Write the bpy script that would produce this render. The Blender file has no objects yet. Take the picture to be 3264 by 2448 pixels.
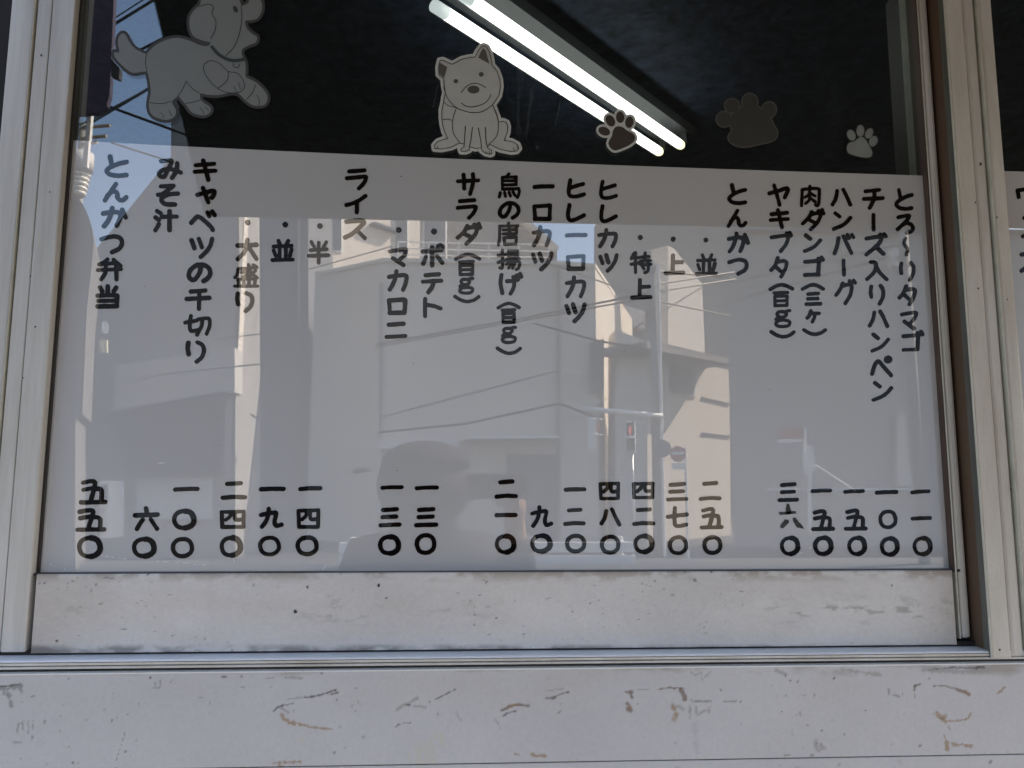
import bpy, bmesh, math, random
import numpy as np
from mathutils import Vector, Matrix
random.seed(7); RNG = np.random.default_rng(11)
S = bpy.context.scene; COL = S.collection
# ------------------------------------------------------------------ camera, sky, sun, exposure
FPX, CXP, CYP = 2450.0, 1632.0, 1224.0          # focal length and centre in pixels of the 3264 x 2448 frame
YAW, PITCH, ROLL = map(math.radians, (2.994, 7.118, 0.110))
CAM = np.array([0.0, -0.9, 1.45])
def _basis():
    right = np.array([math.cos(YAW), -math.sin(YAW), 0.0])
    fwd = np.array([math.sin(YAW)*math.cos(PITCH), math.cos(YAW)*math.cos(PITCH), math.sin(PITCH)])
    up = np.cross(right, fwd)
    return math.cos(ROLL)*right+math.sin(ROLL)*up, -math.sin(ROLL)*right+math.cos(ROLL)*up, fwd
RT, UP, FW = _basis()
cd = bpy.data.cameras.new('camera'); cam = bpy.data.objects.new('camera', cd); COL.objects.link(cam)
cd.sensor_width = 36; cd.lens = FPX/3264*36; cd.clip_start = .005; cd.clip_end = 2000
m = Matrix.Identity(4)
for i in range(3): m[i][0], m[i][1], m[i][2], m[i][3] = RT[i], UP[i], -FW[i], CAM[i]
cam.matrix_world = m; S.camera = cam
SUN_AZ, SUN_EL = math.radians(110), math.radians(42)     # azimuth clockwise from +y
W = bpy.data.worlds.new('World'); S.world = W; W.use_nodes = True
nt = W.node_tree; bg = nt.nodes['Background']; sky = nt.nodes.new('ShaderNodeTexSky')
sky.sky_type = 'NISHITA'; sky.sun_disc = False; sky.sun_elevation = SUN_EL; sky.sun_rotation = SUN_AZ; sky.dust_density = 1.8; sky.air_density = 1.0
nt.links.new(sky.outputs[0], bg.inputs[0]); bg.inputs[1].default_value = 0.085
sl = bpy.data.lights.new('sun', 'SUN'); sl.energy = 3.0; sl.angle = math.radians(.5); sl.color = (1, .86, .71)
so = bpy.data.objects.new('sun', sl); COL.objects.link(so)
SD = Vector((math.sin(SUN_AZ)*math.cos(SUN_EL), math.cos(SUN_AZ)*math.cos(SUN_EL), math.sin(SUN_EL)))
so.rotation_euler = SD.to_track_quat('Z', 'Y').to_euler(); so.location = (20, -10, 30)
S.view_settings.view_transform = 'Standard'; S.view_settings.look = 'None'; S.view_settings.exposure = 2.18; S.view_settings.gamma = 1
S.render.engine = 'CYCLES'
try:
    S.cycles.use_denoising = True; S.cycles.max_bounces = 8; S.cycles.transparent_max_bounces = 12; S.cycles.caustics_reflective = False; S.cycles.caustics_refractive = False
except Exception: pass
# ------------------------------------------------------------------ measuring
def ray(u, v): return FPX*FW + (u-CXP)*RT - (v-CYP)*UP
def at(u, v, y=0.0):                       # the point of the plane y that the photograph shows at (u, v)
    d = ray(u, v); return CAM + d*((y-CAM[1])/d[1])
def X(u, v, y=0.0): return float(at(u, v, y)[0])
def Z(v, y=0.0, u=1632): return float(at(u, v, y)[2])
def at_many(uv, y=0.0):
    uv = np.asarray(uv, float)
    d = FPX*FW[None]+np.outer(uv[:, 0]-CXP, RT)-np.outer(uv[:, 1]-CYP, UP)
    return CAM[None]+d*((y-CAM[1])/d[:, 1])[:, None]
def to_px(p):
    q = np.asarray(p, float)-CAM[None]; w = q@FW
    return np.stack([CXP+FPX*(q@RT)/w, CYP-FPX*(q@UP)/w], 1)
def mir(u, v, D):                          # a thing across the street whose reflection in the pane y=0 is seen at (u, v), D metres from the pane
    p = at(u, v, D); return Vector((p[0], -D, p[2]))
def on_height(u, v, z):                    # where that ray meets a height, seen through the pane
    d = ray(u, v); p = CAM+d*((z-CAM[2])/d[2]); return Vector(p)
def mir_height(u, v, z):
    p = on_height(u, v, z); return Vector((p.x, -p.y, p.z))
# ------------------------------------------------------------------ materials
def mat(name, col, rough=.6, spec=.5, metal=0, var=0.0, scale=8.0, bump=0.0, bscale=60, coat=0, ior=1.5, stretch=None, col2=None, attr=False, emit=None, estr=0, trans=0):
    M = bpy.data.materials.new(name); M.use_nodes = True; t = M.node_tree; b = t.nodes['Principled BSDF']
    b.inputs['Base Color'].default_value = (*col, 1); b.inputs['Roughness'].default_value = rough; b.inputs['Metallic'].default_value = metal
    b.inputs['Specular IOR Level'].default_value = spec; b.inputs['IOR'].default_value = ior; b.inputs['Coat Weight'].default_value = coat; b.inputs['Coat Roughness'].default_value = .02
    tc = t.nodes.new('ShaderNodeTexCoord'); mp = t.nodes.new('ShaderNodeMapping'); t.links.new(tc.outputs['Object'], mp.inputs[0])
    if stretch: mp.inputs['Scale'].default_value = stretch
    src = None
    if var or col2:
        n = t.nodes.new('ShaderNodeTexNoise'); n.inputs['Scale'].default_value = scale; n.inputs['Detail'].default_value = 8; n.inputs['Roughness'].default_value = .65
        t.links.new(mp.outputs[0], n.inputs[0]); r = t.nodes.new('ShaderNodeValToRGB')
        r.color_ramp.elements[0].position = .3; r.color_ramp.elements[1].position = .7
        c2 = col2 or tuple(max(0, c*(1-var)) for c in col); c1 = col if col2 else tuple(min(1, c*(1+var*.5)) for c in col)
        r.color_ramp.elements[0].color = (*c2, 1); r.color_ramp.elements[1].color = (*c1, 1)
        t.links.new(n.outputs[0], r.inputs[0]); src = r.outputs[0]
    if attr:
        a = t.nodes.new('ShaderNodeVertexColor'); a.layer_name = 'Col'
        if src is not None:
            x = t.nodes.new('ShaderNodeMix'); x.data_type = 'RGBA'; x.blend_type = 'MULTIPLY'; x.inputs[0].default_value = 1
            t.links.new(src, x.inputs[6]); t.links.new(a.outputs[0], x.inputs[7]); src = x.outputs[2]
        else: src = a.outputs[0]
    if src is not None: t.links.new(src, b.inputs['Base Color'])
    if bump:
        n2 = t.nodes.new('ShaderNodeTexNoise'); n2.inputs['Scale'].default_value = bscale; n2.inputs['Detail'].default_value = 5; t.links.new(mp.outputs[0], n2.inputs[0])
        bp = t.nodes.new('ShaderNodeBump'); bp.inputs['Strength'].default_value = bump; bp.inputs['Distance'].default_value = .01; t.links.new(n2.outputs[0], bp.inputs['Height']); t.links.new(bp.outputs[0], b.inputs['Normal'])
    if emit: b.inputs['Emission Color'].default_value = (*emit, 1); b.inputs['Emission Strength'].default_value = estr
    if trans:
        o = t.nodes['Material Output']; tr = t.nodes.new('ShaderNodeBsdfTranslucent'); tr.inputs[0].default_value = (*col, 1); mx = t.nodes.new('ShaderNodeMixShader'); mx.inputs[0].default_value = trans
        t.links.new(b.outputs[0], mx.inputs[1]); t.links.new(tr.outputs[0], mx.inputs[2]); t.links.new(mx.outputs[0], o.inputs[0])
    return M
def glass_mat(name, tint, dirt=.06, refl=.075):
    M = bpy.data.materials.new(name); M.use_nodes = True; t = M.node_tree; t.nodes.remove(t.nodes['Principled BSDF']); o = t.nodes['Material Output']
    N = t.nodes.new; L = t.links.new
    tr = N('ShaderNodeBsdfTransparent'); tr.inputs[0].default_value = (*tint, 1)
    gl = N('ShaderNodeBsdfGlossy'); gl.inputs['Roughness'].default_value = 0.0; gl.inputs[0].default_value = (1, 1, 1, 1)
    tl = N('ShaderNodeBsdfTranslucent'); tl.inputs[0].default_value = (.8, .85, 1, 1)
    tc = N('ShaderNodeTexCoord'); mp = N('ShaderNodeMapping'); mp.inputs['Scale'].default_value = (1, 1, .32); L(tc.outputs['Object'], mp.inputs[0])
    n = N('ShaderNodeTexNoise'); n.inputs['Scale'].default_value = 26; n.inputs['Detail'].default_value = 10; n.inputs['Roughness'].default_value = .72; n.inputs['Distortion'].default_value = 1.2; L(mp.outputs[0], n.inputs[0])
    r = N('ShaderNodeValToRGB'); r.color_ramp.elements[0].position = .5; r.color_ramp.elements[1].position = .75; r.color_ramp.elements[0].color = (dirt*.18,)*3+(1,); r.color_ramp.elements[1].color = (dirt,)*3+(1,)
    L(n.outputs[0], r.inputs[0])
    m1 = N('ShaderNodeMixShader'); L(r.outputs[0], m1.inputs[0]); L(tr.outputs[0], m1.inputs[1]); L(tl.outputs[0], m1.inputs[2])
    hz = N('ShaderNodeBsdfRefraction'); hz.inputs['IOR'].default_value = 1.0; hz.inputs['Roughness'].default_value = .33; hz.inputs[0].default_value = (.85, .9, 1, 1)
    r2 = N('ShaderNodeMath'); r2.operation = 'MULTIPLY_ADD'; r2.inputs[1].default_value = 1.6; r2.inputs[2].default_value = .02; L(r.outputs[0], r2.inputs[0])
    m0 = N('ShaderNodeMixShader'); L(r2.outputs[0], m0.inputs[0]); L(tr.outputs[0], m0.inputs[1]); L(hz.outputs[0], m0.inputs[2]); L(m0.outputs[0], m1.inputs[1])
    lw = N('ShaderNodeLayerWeight'); lw.inputs[0].default_value = .5
    p = N('ShaderNodeMath'); p.operation = 'POWER'; p.inputs[1].default_value = 5; L(lw.outputs['Facing'], p.inputs[0])
    q = N('ShaderNodeMath'); q.operation = 'MULTIPLY_ADD'; q.inputs[1].default_value = 1-refl; q.inputs[2].default_value = refl; L(p.outputs[0], q.inputs[0])
    m2 = N('ShaderNodeMixShader'); L(q.outputs[0], m2.inputs[0]); L(m1.outputs[0], m2.inputs[1]); L(gl.outputs[0], m2.inputs[2]); L(m2.outputs[0], o.inputs[0])
    return M
ALU = mat('painted_aluminium', (.78, .75, .69), .42, .5, col2=(.55, .50, .42), scale=6, bump=.12, bscale=240, stretch=(3, 3, .5))
ALU2 = mat('weathered_aluminium', (.78, .75, .695), .38, .6, col2=(.52, .485, .42), scale=7, bump=.1, bscale=200, stretch=(6, 6, .35))
BRIGHT = mat('sky_bright_aluminium', (.86, .88, .92), .35, .5, metal=0, var=.15, scale=6, stretch=(.4, 6, 6))  # sky light on the ledge top, put into a pale bluish colour
EDGE = mat('aluminium_edge', (.72, .70, .60), .4, .5, var=.2, scale=30)  # separate tone for the narrow lips and edges
GAPFILL = mat('black_joint_and_shade', (.018, .014, .013), .6)  # black for the seam, the backing and the painted shade under the rail
BROWN = mat('brown_bronze_recess', (.13, .078, .05), .5, var=.2, scale=6, stretch=(4, 4, .4))
OLIVE = mat('olive_aluminium', (.15, .148, .125), .55, var=.4, scale=18, stretch=(4, 4, .4))  # darker olive tone for the stile's side and groove
BOARD = mat('white_acrylic', (.655, .645, .635), 0.0, .5, ior=2.7, bump=.0015, bscale=3.5)
VINYL = mat('black_vinyl', (.008, .005, .004), 0.0, .5, ior=1.78)
VINYLW = mat('worn_black_vinyl', (.045, .042, .045), .35, .5, ior=1.5, var=.5, scale=160)
FASC = mat('stained_white_panel', (.8, .8, .8), .5, .4, attr=True, bump=.06, bscale=220)
RAILM = mat('stained_aluminium_rail', (.8, .8, .8), .45, .4, attr=True, bump=.1, bscale=260)
GLASS = glass_mat('dirty_window_glass', (.80, .83, .80), .055, .14)
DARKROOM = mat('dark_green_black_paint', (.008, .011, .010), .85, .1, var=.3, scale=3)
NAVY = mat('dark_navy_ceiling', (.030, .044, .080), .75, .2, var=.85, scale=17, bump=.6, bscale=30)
# ------------------------------------------------------------------ mesh helpers
def link(name, bm, m, parent=None, smooth=False, recalc=True):
    if recalc: bmesh.ops.recalc_face_normals(bm, faces=bm.faces)
    me = bpy.data.meshes.new(name); bm.to_mesh(me); bm.free()
    o = bpy.data.objects.new(name, me); COL.objects.link(o)
    for x in (m if isinstance(m, (list, tuple)) else [m]): me.materials.append(x)
    if smooth:
        for p in me.polygons: p.use_smooth = True
    if parent is not None:
        o.parent = parent; o.matrix_parent_inverse = Matrix.Translation(parent.location).inverted() if parent.type == 'EMPTY' else Matrix.Identity(4)
    return o
def thing(name, label, cat, loc=(0, 0, 0), group=None):
    o = bpy.data.objects.new(name, None); COL.objects.link(o); o.location = loc; o.empty_display_size = .1
    o['label'] = label; o['category'] = cat; o['kind'] = 'thing'
    if group: o['group'] = group
    return o
def tag(o, label, cat, group=None):
    o['label'] = label; o['category'] = cat; o['kind'] = 'thing'
    if group: o['group'] = group
    return o
def box(bm, a, b, bev=0):
    a, b = Vector(a), Vector(b); lo = Vector(map(min, a, b)); hi = Vector(map(max, a, b))
    g = bmesh.ops.create_cube(bm, size=1)['verts']
    for v in g: v.co = Vector(((lo[i]+hi[i])/2+v.co[i]*(hi[i]-lo[i]) for i in range(3)))
    if bev:
        es = list({e for v in g for e in v.link_edges}); bmesh.ops.bevel(bm, geom=es, offset=bev, segments=2, affect='EDGES', profile=.5)
def boxo(name, a, b, m, parent=None, bev=0):
    bm = bmesh.new(); box(bm, a, b, bev); return link(name, bm, m, parent)
def prism(bm, pts, off):                    # polygon of 3D points extruded by a vector
    vs = [bm.verts.new(p) for p in pts]; ws = [bm.verts.new(Vector(p)+Vector(off)) for p in pts]; n = len(pts)
    bm.faces.new(vs); bm.faces.new(ws[::-1])
    for i in range(n): bm.faces.new((vs[i], ws[i], ws[(i+1) % n], vs[(i+1) % n]))
def tube(bm, pts, r, seg=8):
    pts = [Vector(p) for p in pts]; rings = []; n = len(pts); rr = r if isinstance(r, (list, tuple)) else [r]*n
    for i, p in enumerate(pts):
        d = (pts[min(i+1, n-1)]-pts[max(i-1, 0)]).normalized(); a = d.orthogonal().normalized() if abs(d.z) > .9 else d.cross(Vector((0, 0, 1))).normalized(); b = d.cross(a)
        rings.append([bm.verts.new(p+(a*math.cos(2*math.pi*k/seg)+b*math.sin(2*math.pi*k/seg))*rr[i]) for k in range(seg)])
    for i in range(n-1):
        for k in range(seg): bm.faces.new((rings[i][k], rings[i][(k+1) % seg], rings[i+1][(k+1) % seg], rings[i+1][k]))
    bm.faces.new(rings[0][::-1]); bm.faces.new(rings[-1])
def catmull(P, closed=False, k=8):
    P = [np.array(p, float) for p in P]; n = len(P); out = []
    if n < 3: return P
    rng = range(n if closed else n-1)
    for i in rng:
        g = (lambda j: P[j % n]) if closed else (lambda j: P[min(max(j, 0), n-1)])
        p0, p1, p2, p3 = g(i-1), g(i), g(i+1), g(i+2)
        for s in range(k):
            t = s/k; out.append(.5*((2*p1)+(-p0+p2)*t+(2*p0-5*p1+4*p2-p3)*t*t+(-p0+3*p1-3*p2+p3)*t**3))
    if not closed: out.append(P[-1])
    return out
# signed fields in photo-pixel units, meshed with marching squares
def seg_dist(GX, GY, poly):
    P = np.array(poly, float); d = np.full(GX.shape, 1e9)
    if len(P) == 1: return np.hypot(GX-P[0, 0], GY-P[0, 1])
    for a, b in zip(P[:-1], P[1:]):
        ab = b-a; L = max(ab@ab, 1e-9); t = np.clip(((GX-a[0])*ab[0]+(GY-a[1])*ab[1])/L, 0, 1)
        d = np.minimum(d, np.hypot(GX-a[0]-t*ab[0], GY-a[1]-t*ab[1]))
    return d
def poly_sd(GX, GY, poly):                  # positive inside
    P = np.array(poly, float); ins = np.zeros(GX.shape, bool); n = len(P)
    for i in range(n):
        a, b = P[i], P[(i+1) % n]
        if a[1] == b[1]: continue
        c = (a[1] > GY) != (b[1] > GY); ins ^= c & (GX < (b[0]-a[0])*(GY-a[1])/(b[1]-a[1])+a[0])
    return np.where(ins, 1, -1)*seg_dist(GX, GY, list(P)+[P[0]])
def field_mesh(F, x0, y0, s, V, Fc):        # appends px vertices and faces of the region F > 0
    ny, nx = F.shape; idx = {}; base = F > 0
    cnt = base[:-1, :-1].astype(int)+base[1:, :-1]+base[:-1, 1:]+base[1:, 1:]
    def vid(key, p):
        j = idx.get(key)
        if j is None: j = idx[key] = len(V); V.append(p)
        return j
    for y, x in np.argwhere(cnt > 0):
        y = int(y); x = int(x); cs = ((y, x), (y, x+1), (y+1, x+1), (y+1, x)); f = [F[c] for c in cs]; poly = []
        for i in range(4):
            a, b = cs[i], cs[(i+1) % 4]; fa, fb = f[i], f[(i+1) % 4]
            if fa > 0: poly.append(vid(a, (x0+a[1]*s, y0+a[0]*s)))
            if (fa > 0) != (fb > 0):
                t = fa/(fa-fb); t = min(max(t, .02), .98); k = (min(a, b), max(a, b))
                poly.append(vid(k, (x0+(a[1]+(b[1]-a[1])*t)*s, y0+(a[0]+(b[0]-a[0])*t)*s)))
        if len(poly) >= 3: Fc.append(poly)
def field_object(name, groups, m, parent, y, thick=.0004, step=1.7):
    """groups: list of (bbox, function GX,GY -> field); every group is meshed and laid on the plane y, with its own edge thickness."""
    V, Fc = [], []
    for (x0, y0, x1, y1), fn in groups:
        xs = np.arange(x0, x1+step, step); ys = np.arange(y0, y1+step, step); GX, GY = np.meshgrid(xs, ys)
        field_mesh(fn(GX, GY), xs[0], ys[0], step, V, Fc)
    P = at_many(np.array(V), y); nV = len(V); ed = {}
    for f in Fc:
        for a, b in zip(f, f[1:]+f[:1]):
            k = (min(a, b), max(a, b)); ed[k] = None if k in ed else (a, b)
    W_ = [e for e in ed.values() if e]; back = {}; verts = [tuple(p) for p in P]; faces = [tuple(f) for f in Fc]
    for a, b in W_:
        for q in (a, b):
            if q not in back: back[q] = len(verts); verts.append((P[q, 0], P[q, 1]+thick, P[q, 2]))
        faces.append((a, back[a], back[b], b))
    me = bpy.data.meshes.new(name); me.from_pydata(verts, [], faces); me.update()
    bm = bmesh.new(); bm.from_mesh(me); 
    for f in bm.faces:
        if abs(f.normal.y) > .9 and f.normal.y > 0: f.normal_flip()
    bm.to_mesh(me); bm.free()
    o = bpy.data.objects.new(name, me); COL.objects.link(o); me.materials.append(m)
    if parent is not None: o.parent = parent
    return o
# value noise
def vnoise(x, y, seed=0):
    r = np.random.default_rng(seed).random((256, 256)); xi = np.floor(x).astype(int); yi = np.floor(y).astype(int); fx = x-xi; fy = y-yi
    fx = fx*fx*(3-2*fx); fy = fy*fy*(3-2*fy); g = lambda a, b: r[b % 256, a % 256]
    return (g(xi, yi)*(1-fx)+g(xi+1, yi)*fx)*(1-fy)+(g(xi, yi+1)*(1-fx)+g(xi+1, yi+1)*fx)*fy
def fnoise(x, y, seed=0, o=4):
    s = 0; a = .5; t = 0
    for k in range(o): s = s+a*vnoise(x*2**k, y*2**k, seed+k); t += a; a *= .55
    return s/t
def painted_panel(name, x0, x1, z0, z1, y, step, colour_fn, m, parent, depth=.012, bev=.0015):
    nx = int((x1-x0)/step)+1; nz = int((z1-z0)/step)+1
    xs = np.linspace(x0, x1, nx); zs = np.linspace(z0, z1, nz); GX, GZ = np.meshgrid(xs, zs)
    P = np.stack([GX.ravel(), np.full(GX.size, y), GZ.ravel()], 1); uv = to_px(P)
    C = colour_fn(uv[:, 0], uv[:, 1], GX.ravel(), GZ.ravel())
    i = np.arange(nx*nz).reshape(nz, nx); q = np.stack([i[:-1, :-1], i[:-1, 1:], i[1:, 1:], i[1:, :-1]], -1).reshape(-1, 4)
    rim = list(i[0, :])+list(i[1:, -1])+list(i[-1, -2::-1])+list(i[-2:0:-1, 0]); n = len(P); verts = [tuple(p) for p in P]
    cx, cz = (x0+x1)/2, (z0+z1)/2
    ring1 = []
    for r in rim:
        p = P[r]; ex = (-1 if abs(p[0]-x0) < 1e-6 else 1 if abs(p[0]-x1) < 1e-6 else 0)*bev; ez = (-1 if abs(p[2]-z0) < 1e-6 else 1 if abs(p[2]-z1) < 1e-6 else 0)*bev
        verts.append((p[0]+ex, p[1]+bev, p[2]+ez)); ring1.append((p[0]+ex, y+depth, p[2]+ez))
    verts += ring1; k = len(rim); faces = [tuple(map(int, f)) for f in q]
    for j in range(k):
        a, b = rim[j], rim[(j+1) % k]; faces.append((int(b), int(a), n+j, n+(j+1) % k)); faces.append((n+(j+1) % k, n+j, n+k+j, n+k+(j+1) % k))
    me = bpy.data.meshes.new(name); me.from_pydata(verts, [], faces); me.update()
    ca = me.color_attributes.new('Col', 'FLOAT_COLOR', 'POINT'); full = np.ones((len(verts), 4), np.float32); full[:n, :3] = C
    full[n:n+k, :3] = C[rim]*1.05; full[n+k:, :3] = C[rim]*.9; ca.data.foreach_set('color', np.clip(full, 0, 1).ravel())
    me.materials.append(m); o = bpy.data.objects.new(name, me); COL.objects.link(o)
    if parent is not None: o.parent = parent
    return o
# ------------------------------------------------------------------ ground
def struct(o): o['kind'] = 'structure'; return o
ASPH = mat('asphalt', (.055, .055, .058), .9, .2, var=.3, scale=3, bump=.2, bscale=80)
PAVE = mat('concrete_paving', (.17, .158, .142), .85, .3, var=.2, scale=4)
struct(boxo('road', (-150, -150, -.3), (150, 60, 0), ASPH))
struct(boxo('pavement', (-60, -3.2, .004), (60, .6, .12), PAVE, bev=.02))
struct(boxo('far_pavement', (-60, -12.4, .004), (60, -10.6, .12), mat('shade_dark_paving', (.10, .10, .10), .9, .2, var=.2, scale=4), bev=.02))  # darker base colour stands in for shade on the far pavement
# ------------------------------------------------------------------ the shopfront under the glass
YF = -.037                                   # front of the white panels below the sill
def stroke_mask(u, v, pts, w, s, o, thr=.5, seed=0, soft=3.0, nscale=9.0):
    P = [(o[0]+p[0]/s, o[1]+p[1]/s) for p in pts]
    x0 = min(p[0] for p in P)-40; x1 = max(p[0] for p in P)+40; y0 = min(p[1] for p in P)-40; y1 = max(p[1] for p in P)+40
    out = np.zeros(u.shape); k = (u > x0) & (u < x1) & (v > y0) & (v < y1)
    if not k.any(): return out
    uu, vv = u[k], v[k]; n = fnoise(uu/nscale, vv/nscale, 50+seed, 4)
    d = seg_dist(uu, vv, P)/max(w/s, 1.5); out[k] = np.clip((1.0-d+(n-thr)*2.6)*1.6, 0, 1)*np.clip(1.6-d*.6, 0, 1)
    return out
BR, TA, DK, GY, PY, LG = (.17, .105, .065), (.36, .23, .11), (.055, .048, .042), (.25, .245, .235), (.62, .61, .52), (.38, .37, .35)
A4, A5, A6, A8 = (2.765, (850, 2120)), (2.765, (1600, 2120)), (2.765, (2350, 2100)), (3.704, (0, 2000))
ST = [(A4, [(60, 405), (90, 375), (150, 355), (230, 340)], 9, DK), (A4, [(190, 300), (340, 280)], 8, LG), (A4, [(340, 285), (440, 270), (500, 255), (610, 218)], 8, DK), (A4, [(570, 258), (625, 245)], 10, BR), (A4, [(620, 300), (620, 335)], 5, DK),
 (A4, [(125, 440), (150, 470), (210, 510), (290, 520)], 20, TA), (A4, [(290, 520), (400, 545), (460, 555), (570, 565)], 11, TA), (A4, [(130, 380), (190, 420)], 14, LG), (A4, [(1145, 390), (1210, 350), (1260, 330), (1330, 295)], 16, LG), (A4, [(1235, 350), (1265, 352)], 9, DK), (A4, [(1300, 360), (1400, 370)], 10, LG),
 (A4, [(1490, 300), (1600, 245), (1670, 210)], 7, DK), (A4, [(1437, 322)], 8, DK), (A4, [(1140, 545), (1160, 525), (1200, 515), (1270, 510)], 7, DK), (A4, [(1510, 425), (1512, 455)], 5, DK), (A4, [(1670, 400), (1690, 460), (1720, 490)], 7, LG),
 (A4, [(1340, 730), (1340, 850), (1400, 850), (1400, 720), (1450, 700), (1450, 850)], 38, PY), (A4, [(1490, 620), (1540, 620), (1540, 690)], 26, PY), (A4, [(1255, 790), (1258, 865)], 16, PY), (A4, [(940, 820)], 14, (.6, .6, .61)), (A4, [(60, 865), (180, 855), (300, 855)], 13, TA), (A4, [(110, 890), (140, 885)], 14, TA), (A4, [(0, 120), (60, 110)], 8, LG), (A4, [(170, 110), (310, 115)], 12, LG), (A4, [(240, 390), (242, 420)], 6, LG), (A4, [(300, 650), (340, 690)], 22, PY),
 (A5, [(0, 400), (60, 370), (110, 350), (200, 355), (240, 360)], 13, BR), (A5, [(60, 360), (130, 348)], 12, TA), (A5, [(0, 460), (30, 435), (60, 420), (120, 405)], 8, DK), (A5, [(-60, 480), (-30, 520), (-10, 560)], 8, LG), (A5, [(390, 293), (470, 286)], 13, DK), (A5, [(470, 275), (540, 245), (590, 240)], 10, BR), (A5, [(390, 230), (540, 208)], 6, LG), (A5, [(500, 425), (515, 400)], 8, GY), (A5, [(518, 340)], 7, GY),
 (A5, [(1095, 238), (1140, 240), (1140, 285)], 15, BR), (A5, [(1105, 345), (1125, 390)], 24, BR), (A5, [(1130, 360), (1135, 385)], 10, TA), (A5, [(1200, 215), (1300, 212)], 7, LG), (A5, [(1370, 215), (1480, 200), (1600, 205)], 10, BR), (A5, [(1580, 220), (1605, 260), (1612, 295)], 20, BR), (A5, [(1505, 350), (1600, 385)], 18, LG), (A5, [(1515, 370), (1540, 430), (1520, 480)], 22, TA),
 (A5, [(1680, 320), (1840, 318)], 11, GY), (A5, [(1960, 320), (2060, 318)], 10, GY), (A5, [(1665, 305)], 9, DK), (A5, [(2105, 322)], 10, DK), (A5, [(1195, 340)], 8, DK), (A5, [(1935, 218)], 11, DK), (A5, [(1970, 70)], 8, DK), (A5, [(2080, 95)], 8, DK), (A5, [(1660, 360), (1655, 470)], 10, LG), (A5, [(1705, 370), (1725, 440), (1830, 370), (1825, 420)], 13, LG), (A5, [(115, 785), (150, 785)], 11, TA), (A5, [(262, 790), (310, 795), (380, 800)], 15, TA), (A5, [(1700, 520), (1720, 780)], 26, (.53, .53, .55)), (A5, [(1660, 60), (1700, 90), (1760, 60), (1760, 130), (1840, 55)], 7, LG), (A5, [(2110, 522)], 6, GY),
 (A6, [(1562, 236), (1610, 228)], 8, DK), (A6, [(1568, 240), (1560, 275)], 13, BR), (A6, [(1565, 300), (1565, 345)], 6, GY), (A6, [(1730, 240), (1840, 240), (1900, 260)], 7, BR), (A6, [(1900, 262), (1980, 280), (2040, 310)], 15, BR), (A6, [(1990, 290), (2035, 305)], 12, TA), (A6, [(1760, 490), (1830, 535)], 32, TA), (A6, [(1790, 520), (1825, 540)], 12, BR), (A6, [(1840, 553), (1960, 545), (2040, 525), (2055, 480)], 8, TA), (A6, [(1862, 595), (1875, 622)], 8, GY), (A6, [(1820, 670), (1840, 720)], 5, TA), (A6, [(1852, 735), (1850, 795)], 20, TA), (A6, [(1900, 755), (1980, 758), (2025, 762)], 17, TA), (A6, [(2055, 770)], 18, TA), (A6, [(1610, 768)], 12, BR), (A6, [(690, 740), (720, 790), (760, 790)], 28, LG), (A6, [(700, 745)], 8, BR),
 (A6, [(1690, 98), (1800, 84), (1900, 78), (2060, 80), (2180, 78)], 11, DK), (A6, [(1640, 95), (1800, 100), (2000, 108), (2200, 110)], 24, LG), (A6, [(530, 200)], 12, GY), (A6, [(857, 172)], 12, DK), (A6, [(1380, 320), (1430, 330)], 10, GY), (A6, [(745, 635)], 9, DK), (A6, [(1130, 457)], 7, DK), (A6, [(390, 463)], 6, DK), (A6, [(1437, 910)], 18, TA), (A6, [(420, 850), (465, 847)], 7, GY), (A6, [(550, 470), (560, 510)], 9, LG), (A6, [(330, 100), (420, 130)], 20, LG), (A6, [(920, 90), (1250, 140)], 18, LG), (A6, [(2300, 300), (2360, 250)], 12, TA),
 (A8, [(20, 720), (90, 720), (240, 690), (250, 740)], 30, GY), (A8, [(60, 770), (110, 800), (130, 930)], 32, GY), (A8, [(0, 700), (250, 670)], 10, DK), (A8, [(215, 1140), (205, 1240)], 15, GY), (A8, [(262, 1120), (275, 1230)], 9, GY), (A8, [(385, 1100), (385, 1200)], 9, GY), (A8, [(330, 1100), (340, 1220)], 8, LG), (A8, [(380, 1290), (378, 1330)], 12, GY), (A8, [(665, 1122)], 8, GY), (A8, [(375, 820), (410, 812)], 11, GY), (A8, [(265, 885)], 9, GY), (A8, [(1475, 1240), (1440, 1360), (1375, 1560)], 3, GY), (A8, [(10, 1300)], 10, LG)]
def fascia_colour(u, v, x, z):
    n = fnoise(x*9, z*9, 3, 5); f = fnoise(x*420, z*420, 9, 2)
    C = np.array([.615, .605, .602])[None]*(1+(n-.5)*.16+(f-.5)*.09)[:, None]
    warm = np.clip((fnoise(x*5, z*14, 21, 4)-.45)*2.5, 0, 1)*np.clip((2300-v)/160, 0, 1); C *= 1-warm[:, None]*np.array([.05, .075, .13])
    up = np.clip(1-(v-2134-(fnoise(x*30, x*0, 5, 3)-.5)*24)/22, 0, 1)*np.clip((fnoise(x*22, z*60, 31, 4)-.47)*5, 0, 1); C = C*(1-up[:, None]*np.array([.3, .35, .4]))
    for j, ((s, o), pts, w, c) in enumerate(ST):
        k = stroke_mask(u, v, pts, w, s, o, seed=j*5, thr=.47)[:, None]; C = C*(1-k*.74)+np.array(c)[None]*k*.74
    sp = np.clip((fnoise(x*190, z*190, 77, 2)-.80)*9, 0, 1)[:, None]*np.clip((fnoise(x*14, z*14, 78, 3)-.5)*5, 0, 1)[:, None]; C = C*(1-sp*.7)
    return C
shop = thing('shop_front_wall', 'white panelled wall below the window with brown tape stains and scuffs', 'wall', (0, 0, 0))
ZT, ZS = Z(2133.5, YF), Z(2433, YF)
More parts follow.
